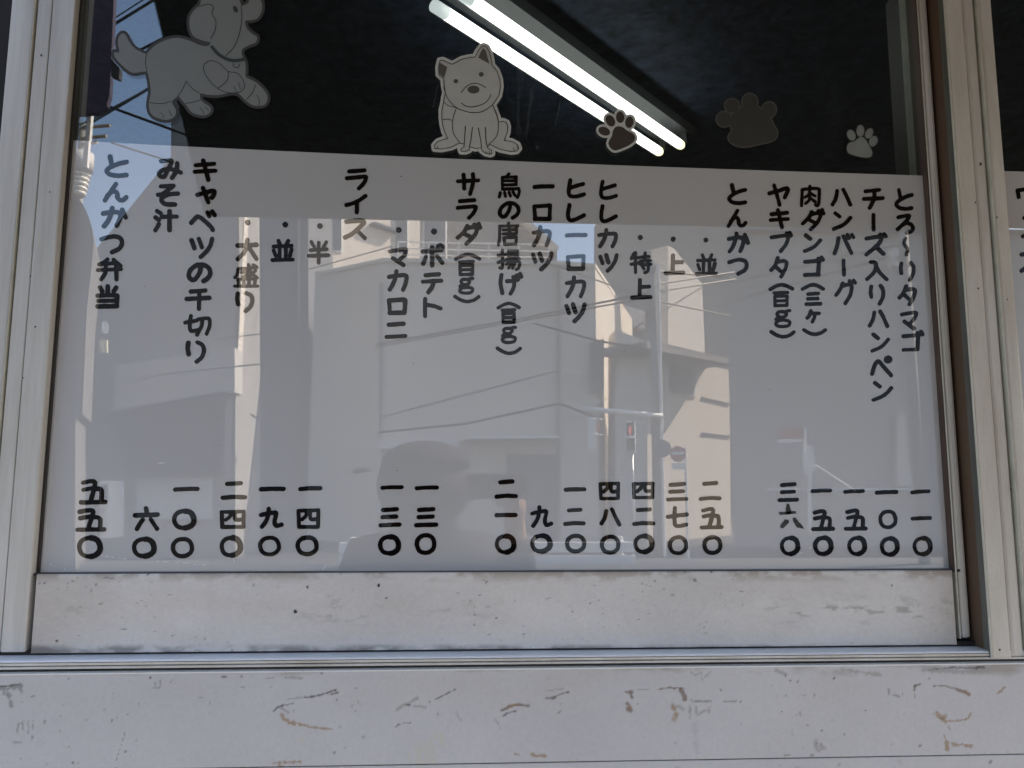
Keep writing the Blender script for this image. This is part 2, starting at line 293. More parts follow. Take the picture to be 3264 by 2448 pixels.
painted_panel('upper_panel', -.80, 1.0, ZS+.0012, ZT, YF, .00125, fascia_colour, FASC, shop, .03, .0006)
painted_panel('lower_panel', -.80, 1.0, ZS-.25, ZS-.0012, YF+.0002, .003, fascia_colour, FASC, shop, .03, .0006)
boxo('seam', (-.80, YF+.0022, ZS-.004), (1.0, -.0065, ZS+.004), GAPFILL, shop)
boxo('edge_highlight', (-.80, YF-.0005, ZT-.0004), (1.0, -.024, ZT+.0009), mat('panel_edge_highlight', (.86, .86, .84), .4), shop)  # strip coloured brighter than the panel, as the lit line along its top
boxo('backing', (-.80, -.006, ZS-.25), (1.0, .03, ZT-.002), GAPFILL, shop)
boxo('plinth', (-3.5, -.034, .12), (3.5, .03, ZS-.252), mat('grey_plinth', (.4, .4, .4), .7, var=.2, scale=4), shop)
# sill with its two tracks: profile (y, z) pulled along x
def profile(name, prof, x0, x1, m, parent):
    bm = bmesh.new(); prism(bm, [(x0, y, z) for y, z in prof], (x1-x0, 0, 0)); return link(name, bm, m, parent)
z1 = Z(2075, -.012); yl = -.0328; zb = Z(2106, yl); zc = Z(2110.5, -.031); zd = Z(2117, -.0335)
frame = thing('window_frame', 'dirty aluminium window frame with stepped sill track above the white panels', 'window frame', (0, 0, 0))
profile('sill_ledge', [(.03, z1-.02), (.03, z1), (-.012, z1), (-.029, z1-.0005), (-.0322, z1-.0008), (-.0332, z1-.0018), (-.0332, z1-.0026), (-.026, z1-.003), (-.026, z1-.02)], -.8, 1.0, BRIGHT, frame)
profile('sill_track', [(-.0258, z1-.0032), (yl-.0008, z1-.0034), (yl-.0008, zb), (-.0258, zb)], -.8, 1.0, ALU, frame)
profile('sill_lip', [(-.025, zb-.0012), (-.0335, zb-.0012), (-.0342, zb-.0016), (-.0342, zd), (-.025, zd)], -.8, 1.0, ALU, frame)
profile('sill_shadow_gap', [(-.022, zd-.0002), (-.0285, zd-.0002), (-.0285, ZT-.002), (-.022, ZT-.002)], -.8, 1.0, mat('shade_dark_gap', (.07, .066, .062), .8, var=.5, scale=40, stretch=(.3, 3, 3)), frame)  # dark colour of this recess fill stands in for the sill's shade
ZTOP = 2.12
boxo('head', (-2.5, -.02, ZTOP), (2.5, .05, ZTOP+.09), ALU, frame)
# ------------------------------------------------------------------ sashes
YS = -.014                                    # front of the rear sash
def vbar(name, u0, u1, v, y0, y1, m, parent, z0, z1_=ZTOP, bev=.0012, yref=None):
    yr = y0 if yref is None else yref
    return boxo(name, (X(u0, v, yr), y0, z0), (X(u1, v, yr), y1, z1_), m, parent, bev)
zr0, zr1 = Z(2066, YS), Z(1827.5, YS)
boxo('track_shade', (-.8, -.0100, z1+.0001), (1.0, .03, Z(2066, YS)+.002), GAPFILL, frame)  # black box put under the rail for the shade there
sash = thing('sliding_window', 'wide sliding window of dark glass over the white menu board', 'window', (0, 0, zr0), 'sliding windows of the shop')
SP = bpy.data.objects
def rail_colour(u, v, x, z):
    n = fnoise(x*8, z*10, 13, 5); f = fnoise(x*300, z*500, 19, 2); C = np.array([.705, .678, .648])[None]*(1+(n-.5)*.25+(f-.5)*.12)[:, None]
    ends = np.clip((u-2860)/180, 0, 1)+np.clip((420-u)/380, 0, 1); w = np.clip(ends*.85+(fnoise(x*6, z*16, 23, 4)-.5)*1.1, 0, 1); C *= 1-w[:, None]*np.array([.18, .24, .31])
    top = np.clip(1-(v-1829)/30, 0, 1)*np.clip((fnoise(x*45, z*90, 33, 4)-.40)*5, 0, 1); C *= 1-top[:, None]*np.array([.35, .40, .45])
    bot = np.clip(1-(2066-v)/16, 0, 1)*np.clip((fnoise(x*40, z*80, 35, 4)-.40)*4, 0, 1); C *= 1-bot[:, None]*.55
    sm = .8*np.clip((fnoise(x*60, z*190, 41, 4)-.56)*6, 0, 1)*np.exp(-((v-1945)/38.)**2)*np.clip((fnoise(x*7, z*0, 43, 3)-.42)*6, 0, 1); C *= 1-sm[:, None]*np.array([.45, .46, .5])
    sp = np.clip((fnoise(x*200, z*330, 47, 2)-.80)*9, 0, 1)*np.clip((fnoise(x*11, z*16, 49, 3)-.52)*6, 0, 1); C *= 1-sp[:, None]*.65
    for cx_, cy_, r in ((941, 1950, 6), (1207, 1866, 5), (980, 1871, 4), (1232, 1906, 3), (1582, 1971, 2.5), (182, 2043, 4), (2843, 1866, 2.5), (2252, 1982, 2)):
        k = np.clip((r+.7-np.hypot(u-cx_, v-cy_))/1.2, 0, 1)[:, None]; C = C*(1-k)+.01*k
    return C
painted_panel('bottom_rail', X(112, 1900, YS)+.0006, X(3043, 1950, YS)-.0004, zr0, zr1, YS, .00125, rail_colour, RAILM, sash, .03, .001)
xl = X(240, 0, YS)
vbar('left_stile', 169.5, 240, 0, YS, .03, ALU2, sash, zr0+.0005)
vbar('left_stile_fin', 122, 167.5, 0, YS+.001, .03, ALU2, sash, zr0+.0005)
boxo('left_gasket', (xl+.0003, -.004, zr1+.0005), (X(262, 0, -.004), .012, ZTOP), mat('dark_brown_gasket', (.028, .022, .018), .5), sash)
boxo('bottom_gasket', (xl+.0006, -.0095, Z(1829, -.0095)), (X(2993, 1055, 0), .012, Z(1820.5, -.0095)), mat('dark_bronze_gasket', (.045, .028, .026), .45), sash)
YR = -.0105
boxo('right_gasket', (X(2993.5, 1055, YR)-.0012, YR+.0006, zr1+.0005), (X(2993.5, 1055, YR)-.0001, .012, ZTOP), mat('bronze_gasket', (.085, .048, .034), .5, var=.3, scale=9), sash)
vbar('right_stile_lip', 2993.5, 2999, 1055, YR, .03, EDGE, sash, Z(2053, YS))
vbar('right_stile', 2999.5, 3029, 1055, YR+.001, .03, ALU2, sash, Z(2052, YS), bev=.004)
# front sash to the right, one track nearer
YN = -.036
sash2 = thing('sliding_window', 'right hand sliding window in the front track with a thick grooved stile', 'window', (X(3140, 1055, YN), 0, zr0), 'sliding windows of the shop')
def kid(o, p): o.parent = p; o.matrix_parent_inverse = Matrix.Translation(p.location).inverted(); return o
zb2 = Z(2097, YN, 3200)
boxo('recess_strip', (X(3029.5, 1055, YS), .006, Z(2060, 0)), (xa_ := X(3086, 1055, YN)-.0014, .03, ZTOP), BROWN, frame)
xa = X(3086.2, 1055, YN); xm = -.9+(.9+YN)*0
ysp = CAM[1]+(xa-CAM[0])/((xa/(YN+.9))*((at(3067, 1055, 0)[0]/.9)/(at(3086.2, 1055, 0)[0]/.9)))
kid(boxo('stile_side', (xa-.0012, YN+.001, zb2), (xa, ysp, ZTOP), OLIVE), sash2)
kid(boxo('stile_side_strip', (xa-.0012, ysp+.0002, zb2+.004), (xa, .012, ZTOP), BROWN), sash2)
kid(vbar('stile_edge', 3086.2, 3089.2, 1055, YN-.0015, .02, EDGE, None, zb2, bev=.0005), sash2)
kid(vbar('stile_outer_face', 3089.6, 3145, 1055, YN, .02, ALU, None, zb2, bev=.0008), sash2)
kid(vbar('stile_inner_face', 3145.3, 3186, 1055, YN+.002, .02, ALU, None, zb2, bev=.004), sash2)
kid(vbar('stile_groove', 3186.3, 3198, 1055, YN+.009, .02, OLIVE, None, zb2), sash2)
kid(vbar('stile_groove_lip', 3198.2, 3200.4, 1055, YN-.001, .02, EDGE, None, zb2, bev=.0004), sash2)
kid(vbar('stile_glazing_face', 3200.7, 3246, 1055, YN, .02, ALU, None, zb2, bev=.003), sash2)
kid(boxo('glass_pane', (X(3246, 1055, YN)+.001, -.013, zr0), (X(3246, 1055, YN)+1.0, -.009, ZTOP), GLASS), sash2)
# left neighbour: the edge of the next sash
sash3 = thing('sliding_window', 'narrow strip of the left hand sliding window beside a dark groove', 'window', (X(75, 0, YS), 0, zr0), 'sliding windows of the shop')
kid(vbar('stile', 38, 110.5, 0, YS, .03, ALU2, None, zr0+.0005), sash3)
kid(vbar('stile_lip', 110.6, 112.6, 0, YS-.001, .02, EDGE, None, zr0+.0005, bev=.0003), sash3)
kid(boxo('dark_pane', (X(36, 0, YS)-.9, .006, zr0), (X(36, 0, YS), .01, ZTOP), mat('matte_dark_glass_stand_in', (.03, .026, .022), .6, .2)), sash3)  # matte dark colour in place of glass, so no sky reflects here
boxo('left_recess', (X(112.8, 0, YS), .003, zr0), (X(121.6, 0, YS), .03, ZTOP), mat('dark_grey_groove', (.075, .085, .08), .6, var=.3, scale=20), frame)
# glass above the board
boxo('glass_pane', (xl+.0006, .0012, Z(440, 0, 300)-.03), (X(2996, 1055, 0), .0052, ZTOP), GLASS, sash)
for nm in ('bottom_rail', 'left_stile', 'left_stile_fin', 'left_gasket', 'bottom_gasket', 'right_gasket', 'right_stile_lip', 'right_stile'):
    kid(bpy.data.objects[nm], sash)
kid([o for o in bpy.data.objects if o.name.startswith('glass_pane') and o.parent == sash][0], sash)
# ------------------------------------------------------------------ menu board
LT = lambda u, v: tuple(at(u, v, 0.0))
PT = [(205, 1819.8), (196, 447.3), (1000, 490), (1750, 529), (2164, 537), (2972, 569), (3003, 1818)]
top = [(x_, 447.5+(x_-215)*(.0525-.0000042*(x_-215))) for x_ in np.linspace(180, 2985, 12)]
bm = bmesh.new(); pl = at(215, 447.5)
pts = [(xl+.001, 0, Z(1819.5, 0))] + [tuple(at(u, v)) for u, v in top]; pts[1] = (xl+.001, 0, pts[1][2]); pts[-1] = (X(2979, 1055), 0, pts[-1][2]); pts.append((X(2979, 1055), 0, Z(1819.5, 0)))
prism(bm, pts, (0, .0035, 0)); board = link('menu_board', bm, BOARD); bmz = board.data
tag(board, 'glossy white menu board with black hand lettered Japanese dishes and prices', 'menu board')
for v in board.data.vertices:
    pass
GL = {
'と': "20,0 29,40;~98,27 60,37 22,56 4,75 22,94 60,100 98,96", 'ん': "52,0 0,100;~12,72 32,48 50,46 58,60 60,84 72,98 88,95 100,80",
'か': "~0,30 40,22 66,24 76,38 72,65 60,98;~40,0 34,35 22,70 4,100;84,8 100,52", 'つ': "~0,20 30,8 62,2 90,14 98,42 86,75 50,100",
'弁': "~42,0 28,14 6,25 40,22 84,18;68,2 98,32;0,52 100,48;~34,36 32,66 14,98;~78,36 80,66 80,98", '当': "12,5 22,24;50,0 50,36;92,5 80,24;~0,46 60,44 92,44 98,50 96,96;96,98 0,100;4,72 96,70",
'み': "~10,6 44,2 58,8 42,52 24,92 8,92 0,75 14,58 45,50 75,58 100,70;~84,18 80,60 60,100", 'そ': "15,3 78,0 22,44;0,47 100,41;~55,42 26,58 18,78 38,96 85,98",
'汁': "8,0 24,12;0,34 16,46;16,68 0,100;30,31 100,29;67,2 66,100", 'キ': "6,24 95,16;0,58 100,52;42,0 66,100", 'ャ': "~0,48 45,32 85,20 98,28 92,52 82,68;32,0 62,100",
'ベ': "~0,62 18,35 32,28 55,50 80,80 90,100;68,5 76,26;88,0 98,20", 'ツ': "0,8 14,52;36,0 50,46;~100,0 92,35 72,70 45,100", 'の': "~56,12 50,48 32,85 14,92 0,70 8,35 35,6 65,2 92,22 99,55 88,82 68,100",
'千': "18,6 82,0;0,46 100,40;56,4 54,100", '切': "0,36 46,24;~23,0 18,45 20,72 28,80 52,76;~52,18 85,12 98,18 98,55 86,96;70,16 66,55 48,100", 'り': "~4,3 0,30 6,62;~60,0 92,15 100,45 85,78 55,100",
'大': "0,30 100,26;~52,0 48,35 32,68 0,100;54,30 100,98", '盛': "14,18 96,12;~14,18 10,45 0,58;~30,34 54,32 48,50 36,54;~60,0 70,34 98,58;90,26 60,56;82,0 94,8;14,66 90,64;14,66 18,96;38,66 40,96;62,66 62,96;90,64 86,96;0,97 100,97",
'並': "30,0 38,20;78,0 68,20;5,27 95,24;36,26 35,88;66,26 66,88;6,46 16,72;95,42 86,72;0,92 100,90", '半': "12,0 26,22;90,0 76,24;50,4 50,100;8,39 92,35;0,66 100,63",
'ラ': "12,6 90,0;~0,44 60,38 96,36 97,50 85,74 62,100", 'イ': "~100,0 70,25 35,45 0,55;56,38 54,100", 'ス': "~8,8 70,2 92,8 86,24 40,72 0,96;58,56 98,100", 'マ': "~0,12 60,2 94,0 98,12 84,40 52,72;~18,56 50,78 82,100",
'カ': "~0,30 55,22 92,22 100,34 95,65 80,100;~42,0 38,30 25,65 4,100", 'ロ': "2,5 8,98;2,6 92,0 100,6 95,94;6,96 95,95", '口': "2,8 8,98;2,8 98,0 95,96;6,97 95,96", 'ニ': "12,8 90,0;0,100 100,92",
'ポ': "0,32 80,26;46,12 47,100;14,58 0,92;72,54 98,88;o88,14,13", 'テ': "14,6 88,0;0,42 100,36;~58,38 52,68 30,100", 'ト': "6,0 6,100;~10,34 60,42 100,56", 'サ': "0,36 100,32;28,4 31,72;~74,0 75,40 60,100",
'ダ': "~42,10 28,40 0,70;~36,24 70,16 84,24 78,50 62,75 38,100;28,50 60,68;74,4 80,20;92,0 98,18", '(': "~0,100 25,35 50,0 75,30 100,95", ')': "~0,0 25,70 52,100 80,70 100,5",
'百': "0,4 100,0;~48,2 42,14 30,28;4,30 6,100;4,30 96,27 94,98;8,63 94,61;6,99 94,97", 'g': "~48,6 22,8 12,22 26,40 58,40 74,24 66,10 48,6;~66,10 80,2 98,0;~24,42 4,54 20,62 64,60 97,70 88,94 40,100 8,92 4,76 24,62",
'鳥': "48,0 36,12;14,14 15,66;14,14 84,13 84,46;16,30 84,29;16,47 84,46;15,65 96,63;~96,63 99,80 90,100;4,80 0,98;26,80 30,96;48,79 55,94;68,77 78,92", 
'唐': "52,0 52,12;6,13 100,11;~6,13 6,60 0,100;24,30 92,28;92,20 92,48;24,48 92,48;56,16 56,62;28,66 92,64;28,66 32,97;92,64 88,96;32,97 88,95", '揚': "0,26 36,22;~20,0 21,85 8,92;0,62 38,50;50,4 51,34;50,4 94,3 94,34;51,19 94,18;51,34 94,33;42,47 100,45;56,48 40,72;~52,60 98,58 98,90 86,100;68,60 50,92;84,60 68,94",
'げ': "~6,4 2,50 10,97;~32,36 58,34 84,28;~62,14 66,50 60,78 48,100;78,6 84,17;93,0 99,12", 'ヒ': "~14,0 6,40 4,80 20,98 60,98 100,86;12,46 94,22", 'レ': "~10,0 2,50 4,85 20,100 55,90 100,66", '一': "~0,80 40,20 100,0",
'特': "14,4 0,30;6,26 44,24;0,58 46,50;22,0 22,100;54,22 92,20;72,2 72,40;46,42 100,38;48,60 100,58;~86,40 87,88 70,100;58,70 66,82", '上': "42,0 40,96;44,40 92,38;0,100 100,97", 'ヤ': "~0,42 50,28 90,16 99,24 92,42 82,62;26,0 55,100",
'ブ': "~0,26 60,17 80,20 82,36 70,68 46,100;76,4 82,18;92,0 98,16", 'タ': "~42,0 25,38 0,64;~36,22 78,16 98,24 92,55 64,100;28,46 60,70", '肉': "6,18 2,100;~6,18 60,12 94,14 100,24 98,80 92,98 80,96;48,0 46,22;~48,28 40,44 22,56;52,36 76,50;~48,54 42,74 24,88;52,62 78,80",
'ン': "8,0 36,22;~100,30 60,72 0,100", 'ゴ': "0,26 76,20 72,90;0,98 74,94;72,8 80,20;90,2 98,16", '三': "14,6 86,0;12,50 82,46;0,100 100,96", 'ケ': "~30,0 20,35 0,64;22,24 100,20;~64,24 60,62 45,100", 'ハ': "~26,8 18,55 0,96;~60,0 80,45 100,98",
'バ': "~20,18 14,55 0,100;~44,8 60,45 84,98;64,0 72,18;86,0 94,14", 'ー': "40,0 60,100", 'グ': "~34,12 22,38 0,64;~30,26 62,18 80,24 74,62 48,100;70,2 77,14;91,0 98,10", 'チ': "8,8 82,0;0,50 100,46;~54,6 54,50 30,100", 'ズ': "~0,22 55,14 74,18 66,40 40,68 0,100;46,60 84,98;68,2 76,14;88,0 96,12",
'入': "~20,6 38,8 46,24 34,62 0,98;~44,22 62,60 100,100", 'リ': "~6,5 0,35 6,62;~78,0 98,25 95,65 70,100", 'ペ': "~0,92 12,45 30,20 55,48 95,100;o80,10,12", 'ろ': "~4,10 60,0 74,8 40,46 0,80;~24,60 55,44 86,52 100,74 88,92 60,100", '〜': "~50,0 8,25 30,45 88,68 60,100",
'五': "~8,8 46,0 58,8 54,34;~10,40 46,32 50,34;~52,34 80,38 86,56 84,92;54,34 40,92;0,98 100,96", '六': "48,0 52,28;0,34 98,30;~34,54 20,76 8,98;~68,52 82,74 96,98", '二': "20,5 82,0;~0,100 50,94 100,96", '四': "2,4 98,0 96,96;2,4 5,98 96,97;~42,8 38,32 20,54;~58,8 60,46 70,54 92,50", '九': "~0,34 55,22 74,26 66,72 74,95 100,88;~38,0 36,30 25,68 4,100",
'七': "0,46 98,34;~36,0 34,70 46,96 95,88", '八': "~26,12 18,55 0,92;~58,0 78,50 100,100", '〇': "~48,1 22,9 4,30 1,58 14,88 40,100 70,97 95,76 99,46 88,16 66,2 56,2", '・': "0,0", 'ウ': "0,30 100,18 96,50 70,100;0,30 6,62;50,0 50,22"}
GL['ヘ'] = "0,0"
def glyph_group(ch, x0, y0, x1, y1, r):
    strokes = []
    for s in GL[ch].split(';'):
        if s[0] == 'o':
            cx_, cy_, rr = map(float, s[1:].split(',')); strokes.append([(cx_+rr*math.cos(a), cy_+rr*math.sin(a)) for a in np.linspace(0, 6.2832, 20)]); continue
        sm = s[0] == '~'; P = [tuple(map(float, q.split(','))) for q in s.lstrip('~').split()]
        strokes.append([tuple(p) for p in catmull(P)] if sm else P)
    A = np.array([p for s in strokes for p in s]); lo, hi = A.min(0), A.max(0); ext = np.maximum(hi-lo, 1e-6)
    bw, bh = max(x1-x0-2*r, 0), max(y1-y0-2*r, 0)
    if ch == '〇':                      # a little fatter at one side, like the brush tape
        pass
    T = [[((p[0]-lo[0])/ext[0]*bw+x0+r, (p[1]-lo[1])/ext[1]*bh+y0+r) if ext[0] > 1e-3 else ((x0+x1)/2, (p[1]-lo[1])/ext[1]*bh+y0+r) for p in s] for s in strokes]
    if ch == '・': T = [[((x0+x1)/2, (y0+y1)/2)]]
    sd = random.randint(0, 999); wob = [random.uniform(.93, 1.07) for _ in T]
    def fn(GX, GY):
        F = np.full(GX.shape, -1e9); nz = (fnoise(GX/11, GY/11, sd, 2)-.5)*1.5
        for s, w in zip(T, wob): F = np.maximum(F, r*w-seg_dist(GX, GY, s))
        if ch == '〇': F = np.maximum(F, r*1.25-seg_dist(GX, GY, T[0][len(T[0])//2:])) if sd % 2 else F
        return F+nz
    return (x0-4, y0-4, x1+4, y1+4), fn
def lettering(name, label, chars, parent=board, y=-.0005, rad=None, m=VINYL):
    gs = []
    for ch, x0, y0, x1, y1 in chars:
        r = rad or (7.3-.0004*(x0-200)); r = r*.74 if ch in '盛鳥唐揚' else r*.80 if ch in '百g特肉' else r*.88 if ch in '()弁並半切四〜ケ' else r
        if ch == '・': r = (x1-x0)/2
        gs.append(glyph_group(ch, x0, y0, x1, y1, r))
    o = field_object(name, gs, m, parent, y); o['label'] = label; return o
def C(s): return [(t[0],)+tuple(float(k) for k in t[1:].split(',')) for t in s.split()]
DISH = [("とんかつ弁当", "と332,492,410,567 ん326,579,409,646 か321,656,408,728 つ316,746,396,811 弁305,820,392,897 当304,906,381,984"),
 ("みそ汁", "み499,504,583,574 そ496,585,574,659 汁488,665,570,741"),
 ("キャベツの千切り", "キ613,505,693,580 ャ622,592,691,652 ベ602,667,691,740 ツ603,754,683,826 の594,836,677,903 千588,919,674,991 切584,1001,675,1073 り591,1084,657,1160"),
 ("・大盛り", "・780,700,798,718 大750,757,824,833 盛743,839,826,917 り749,927,811,998"), ("・並", "・900,707,918,725 並862,761,939,835"), ("・半", "・1011,711,1029,729 半979,765,1052,844"),
 ("ライス", "ラ1099,536,1174,607 イ1097,617,1172,684 ス1092,696,1170,766"), ("・マカロニ", "・1262,724,1280,742 マ1236,788,1302,852 カ1233,858,1303,930 ロ1233,948,1299,1005 ニ1225,1025,1299,1081"),
 ("・ポテト", "・1374,729,1392,747 ポ1342,774,1418,853 テ1341,867,1413,938 ト1348,946,1411,1014"), ("サラダ(百g)", "サ1453,548,1531,625 ラ1452,631,1524,701 ダ1452,707,1537,783 (1447,805,1535,832 百1459,828,1514,881 g1460,882,1512,940 )1444,939,1532,967"),
 ("鳥の唐揚げ(百g)", "鳥1587,549,1660,634 の1586,640,1660,701 唐1584,707,1656,786 揚1583,793,1661,864 げ1589,867,1668,943 (1582,961,1661,987 百1596,982,1646,1033 g1596,1038,1648,1097 )1580,1104,1664,1132"),
 ("一口カツ", "一1697,587,1768,603 口1696,648,1760,705 カ1694,718,1759,788 ツ1692,801,1764,865"), ("ヒレ一口カツ", "ヒ1806,568,1868,633 レ1804,647,1868,709 一1800,742,1874,757 口1803,809,1867,864 カ1800,878,1869,951 ツ1799,964,1870,1030"),
 ("ヒレカツ", "ヒ1909,572,1970,638 レ1910,650,1970,712 カ1904,727,1970,792 ツ1907,807,1972,870"), ("・特上", "・2033,749,2049,765 特2007,800,2079,874 上2009,886,2080,955"), ("・上", "・2138,754,2154,770 上2115,807,2185,877"), ("・並", "・2242,757,2258,773 並2215,807,2288,878"),
 ("とんかつ", "と2318,583,2382,654 ん2316,665,2383,727 か2317,738,2391,808 つ2318,821,2387,879"), ("ヤキブタ(百g)", "ヤ2446,584,2518,659 キ2450,663,2518,731 ブ2453,735,2528,807 タ2452,816,2514,888 (2450,902,2531,927 百2463,927,2516,980 g2468,985,2523,1046 )2453,1052,2536,1079"),
 ("肉ダンゴ(三ケ)", "肉2550,588,2617,661 ダ2553,663,2631,737 ン2559,744,2621,807 ゴ2560,814,2630,883 (2553,902,2630,927 三2564,929,2621,976 ケ2568,986,2616,1032 )2557,1046,2636,1071"),
 ("ハンバーグ", "ハ2648,598,2717,659 ン2652,673,2717,736 バ2654,742,2727,814 ー2683,824,2697,883 グ2659,888,2732,973"), ("チーズ入りハンペン", "チ2748,599,2820,669 ー2778,678,2791,738 ズ2756,740,2830,817 入2758,829,2833,897 リ2769,904,2822,975 ハ2766,986,2835,1046 ン2774,1060,2838,1125 ペ2774,1133,2847,1203 ン2778,1214,2848,1281"),
 ("とろ〜リタマゴ", "と2851,599,2912,672 ろ2855,681,2917,748 〜2876,754,2899,817 リ2865,831,2919,899 タ2861,906,2923,976 マ2869,990,2927,1053 ゴ2874,1051,2947,1122")]
for t, s in DISH: lettering('dish_lettering', f'black lettered dish name reading {t}', C(s))
PRICE = [("五五〇", "五251,1526,342,1609 五240,1619,339,1696 〇245,1707,326,1781"), ("六〇", "六423,1613,509,1693 〇420,1711,498,1780"), ("一〇〇", "一551,1551,636,1568 〇548,1622,625,1690 〇544,1711,619,1780"), ("二四〇", "二703,1533,787,1594 四700,1624,783,1686 〇699,1707,773,1777"),
 ("一九〇", "一824,1551,911,1567 九825,1615,904,1686 〇822,1707,896,1774"), ("一四〇", "一950,1549,1027,1566 四945,1620,1021,1686 〇942,1706,1016,1773"), ("一三〇", "一1212,1546,1287,1562 三1206,1616,1280,1681 〇1205,1704,1277,1771"), ("一三〇", "一1321,1547,1399,1563 三1320,1616,1397,1681 〇1322,1699,1391,1769"),
 ("二一〇", "二1576,1528,1651,1590 一1576,1635,1650,1649 〇1577,1702,1645,1767"), ("九〇", "九1690,1610,1764,1683 〇1690,1701,1760,1764"), ("一二〇", "一1797,1553,1869,1568 二1795,1618,1867,1677 〇1801,1701,1869,1764"), ("四八〇", "四1908,1535,1977,1595 八1911,1617,1981,1679 〇1912,1704,1978,1768"),
 ("四二〇", "四2014,1535,2087,1592 二2015,1617,2089,1677 〇2019,1702,2085,1766"), ("三七〇", "三2123,1536,2195,1599 七2123,1613,2196,1684 〇2129,1706,2194,1770"), ("二五〇", "二2227,1533,2300,1597 五2230,1616,2307,1688 〇2239,1706,2303,1769"), ("三六〇", "三2479,1537,2547,1601"), ("〇", "〇2486,1708,2550,1772"),
 ("一五〇", "一2584,1557,2652,1572 五2586,1623,2661,1693 〇2592,1708,2656,1772"), ("一五〇", "一2688,1559,2757,1574 五2690,1621,2766,1692 〇2701,1708,2763,1772"), ("一〇〇", "一2789,1562,2863,1577 〇2800,1624,2861,1687 〇2805,1710,2867,1774"), ("一一〇", "一2902,1560,2966,1576 一2903,1645,2971,1660 〇2909,1709,2972,1773")]
for t, s in PRICE: lettering('price_lettering', f'black lettered price reading {t}', C(s))
# the patched six of 360, cut from ragged tape
def rag(poly, sd): 
    return (min(p[0] for p in poly)-6, min(p[1] for p in poly)-6, max(p[0] for p in poly)+6, max(p[1] for p in poly)+6), (lambda GX, GY: poly_sd(GX, GY, poly)+(fnoise(GX/5, GY/5, sd, 3)-.5)*5)
z6 = lambda L: [(2400+x_/2.8606, 1250+y_/2.8606) for x_, y_ in L]
o = field_object('price_lettering', [rag(z6([(310, 1015), (330, 1020), (350, 1090), (345, 1110), (305, 1110), (300, 1080)]), 3), rag(z6([(240, 1095), (390, 1083), (396, 1108), (245, 1120)]), 4), rag(z6([(290, 1155), (328, 1165), (330, 1190), (270, 1245), (250, 1230)]), 5), rag(z6([(360, 1150), (380, 1140), (420, 1180), (468, 1243), (400, 1235)]), 6)], VINYLW, board, -.0006)
o['label'] = 'patched numeral six of ragged grey tape'
# board in the neighbouring sash
yb = -.0105
bm = bmesh.new(); x3 = X(3246, 1055, YN)+.002; zt3 = Z(548, yb-.004, 3255)
box(bm, (x3, yb-.0052, zr0), (x3+.9, yb-.0028, zt3)); board2 = link('menu_board', bm, BOARD)
tag(board2, 'edge of a second white menu board in the right hand window with cut off lettering', 'menu board')
lettering('dish_lettering', 'black lettering cut off by the photo edge', C("ウ3237,580,3316,660 ン3254,688,3330,760 ズ3250,790,3330,870"), board2, yb-.0057, 6.6)
# ------------------------------------------------------------------ stickers on the outside of the glass
STK = mat('grey_sticker_vinyl', (.56, .56, .52), .55, .3, var=.06, scale=30)
STK2 = mat('grey_sticker_vinyl_cool', (.255, .265, .25), .6, .3, var=.05, scale=30)
RIM = mat('translucent_sticker_rim', (.88, .88, .83), .5, .3, trans=.30)
RIMD = mat('faded_sticker_rim', (.075, .07, .066), .6, .3)
INK = mat('dark_sticker_ink', (.055, .052, .042), .6, .3)
INKG = mat('grey_sticker_ink', (.06, .068, .062), .6, .3)
DBRN = mat('dark_brown_sticker_print', (.075, .058, .052), .5, .3, var=.1, scale=30)
DGRY = mat('dark_grey_sticker_print', (.058, .056, .050), .6, .3, var=.1, scale=20)
SGRY = mat('silver_sticker_print', (.27, .285, .275), .6, .3, var=.12, scale=40)
EYI = mat('eye_ink', (.10, .10, .082), .5); EAI = mat('ear_print', (.12, .112, .085), .6)
def zz(L, s, o): return [(o[0]+x_/s, o[1]+y_/s) for x_, y_ in L]
def bb(P, k): return (min(p[0] for p in P)-k, min(p[1] for p in P)-k, max(p[0] for p in P)+k, max(p[1] for p in P)+k)
def g_poly(P, grow=0): return bb(P, grow+4), (lambda GX, GY: poly_sd(GX, GY, P)+grow)
def g_line(P, r): return bb(P, r+4), (lambda GX, GY: r-seg_dist(GX, GY, P))
def g_union(gs, grow=0):
    B = [g[0] for g in gs]; b = (min(x_[0] for x_ in B)-grow, min(x_[1] for x_ in B)-grow, max(x_[2] for x_ in B)+grow, max(x_[3] for x_ in B)+grow)
    return b, (lambda GX, GY: np.maximum.reduce([g[1](GX, GY) for g in gs])+grow)
def ell(cx_, cy_, a, b, rot=0, n=28):
    r = math.radians(rot); return [(cx_+a*math.cos(t)*math.cos(r)-b*math.sin(t)*math.sin(r), cy_+a*math.cos(t)*math.sin(r)+b*math.sin(t)*math.cos(r)) for t in np.linspace(0, 2*math.pi, n, endpoint=False)]
def sticker(name, label, cat, layers, group=None):
    root = None
    for k, (nm, gs, m_) in enumerate(layers):
        o = field_object(nm if k else name, gs, m_, root, .0008-.00022*min(k, 3), .0002, 1.5)
        if not k: root = tag(o, label, cat, group)
    return root
zs = lambda L: [(100+x_/2.765, 1350+y_/2.765) for x_, y_ in L]
def scr(P, r, sd): return bb(P, 8), (lambda GX, GY: r-seg_dist(GX, GY, P)+(fnoise(GX/9, GY/9, sd, 3)-.62)*5)
SCU = mat('white_scuff', (.75, .75, .76), .5)
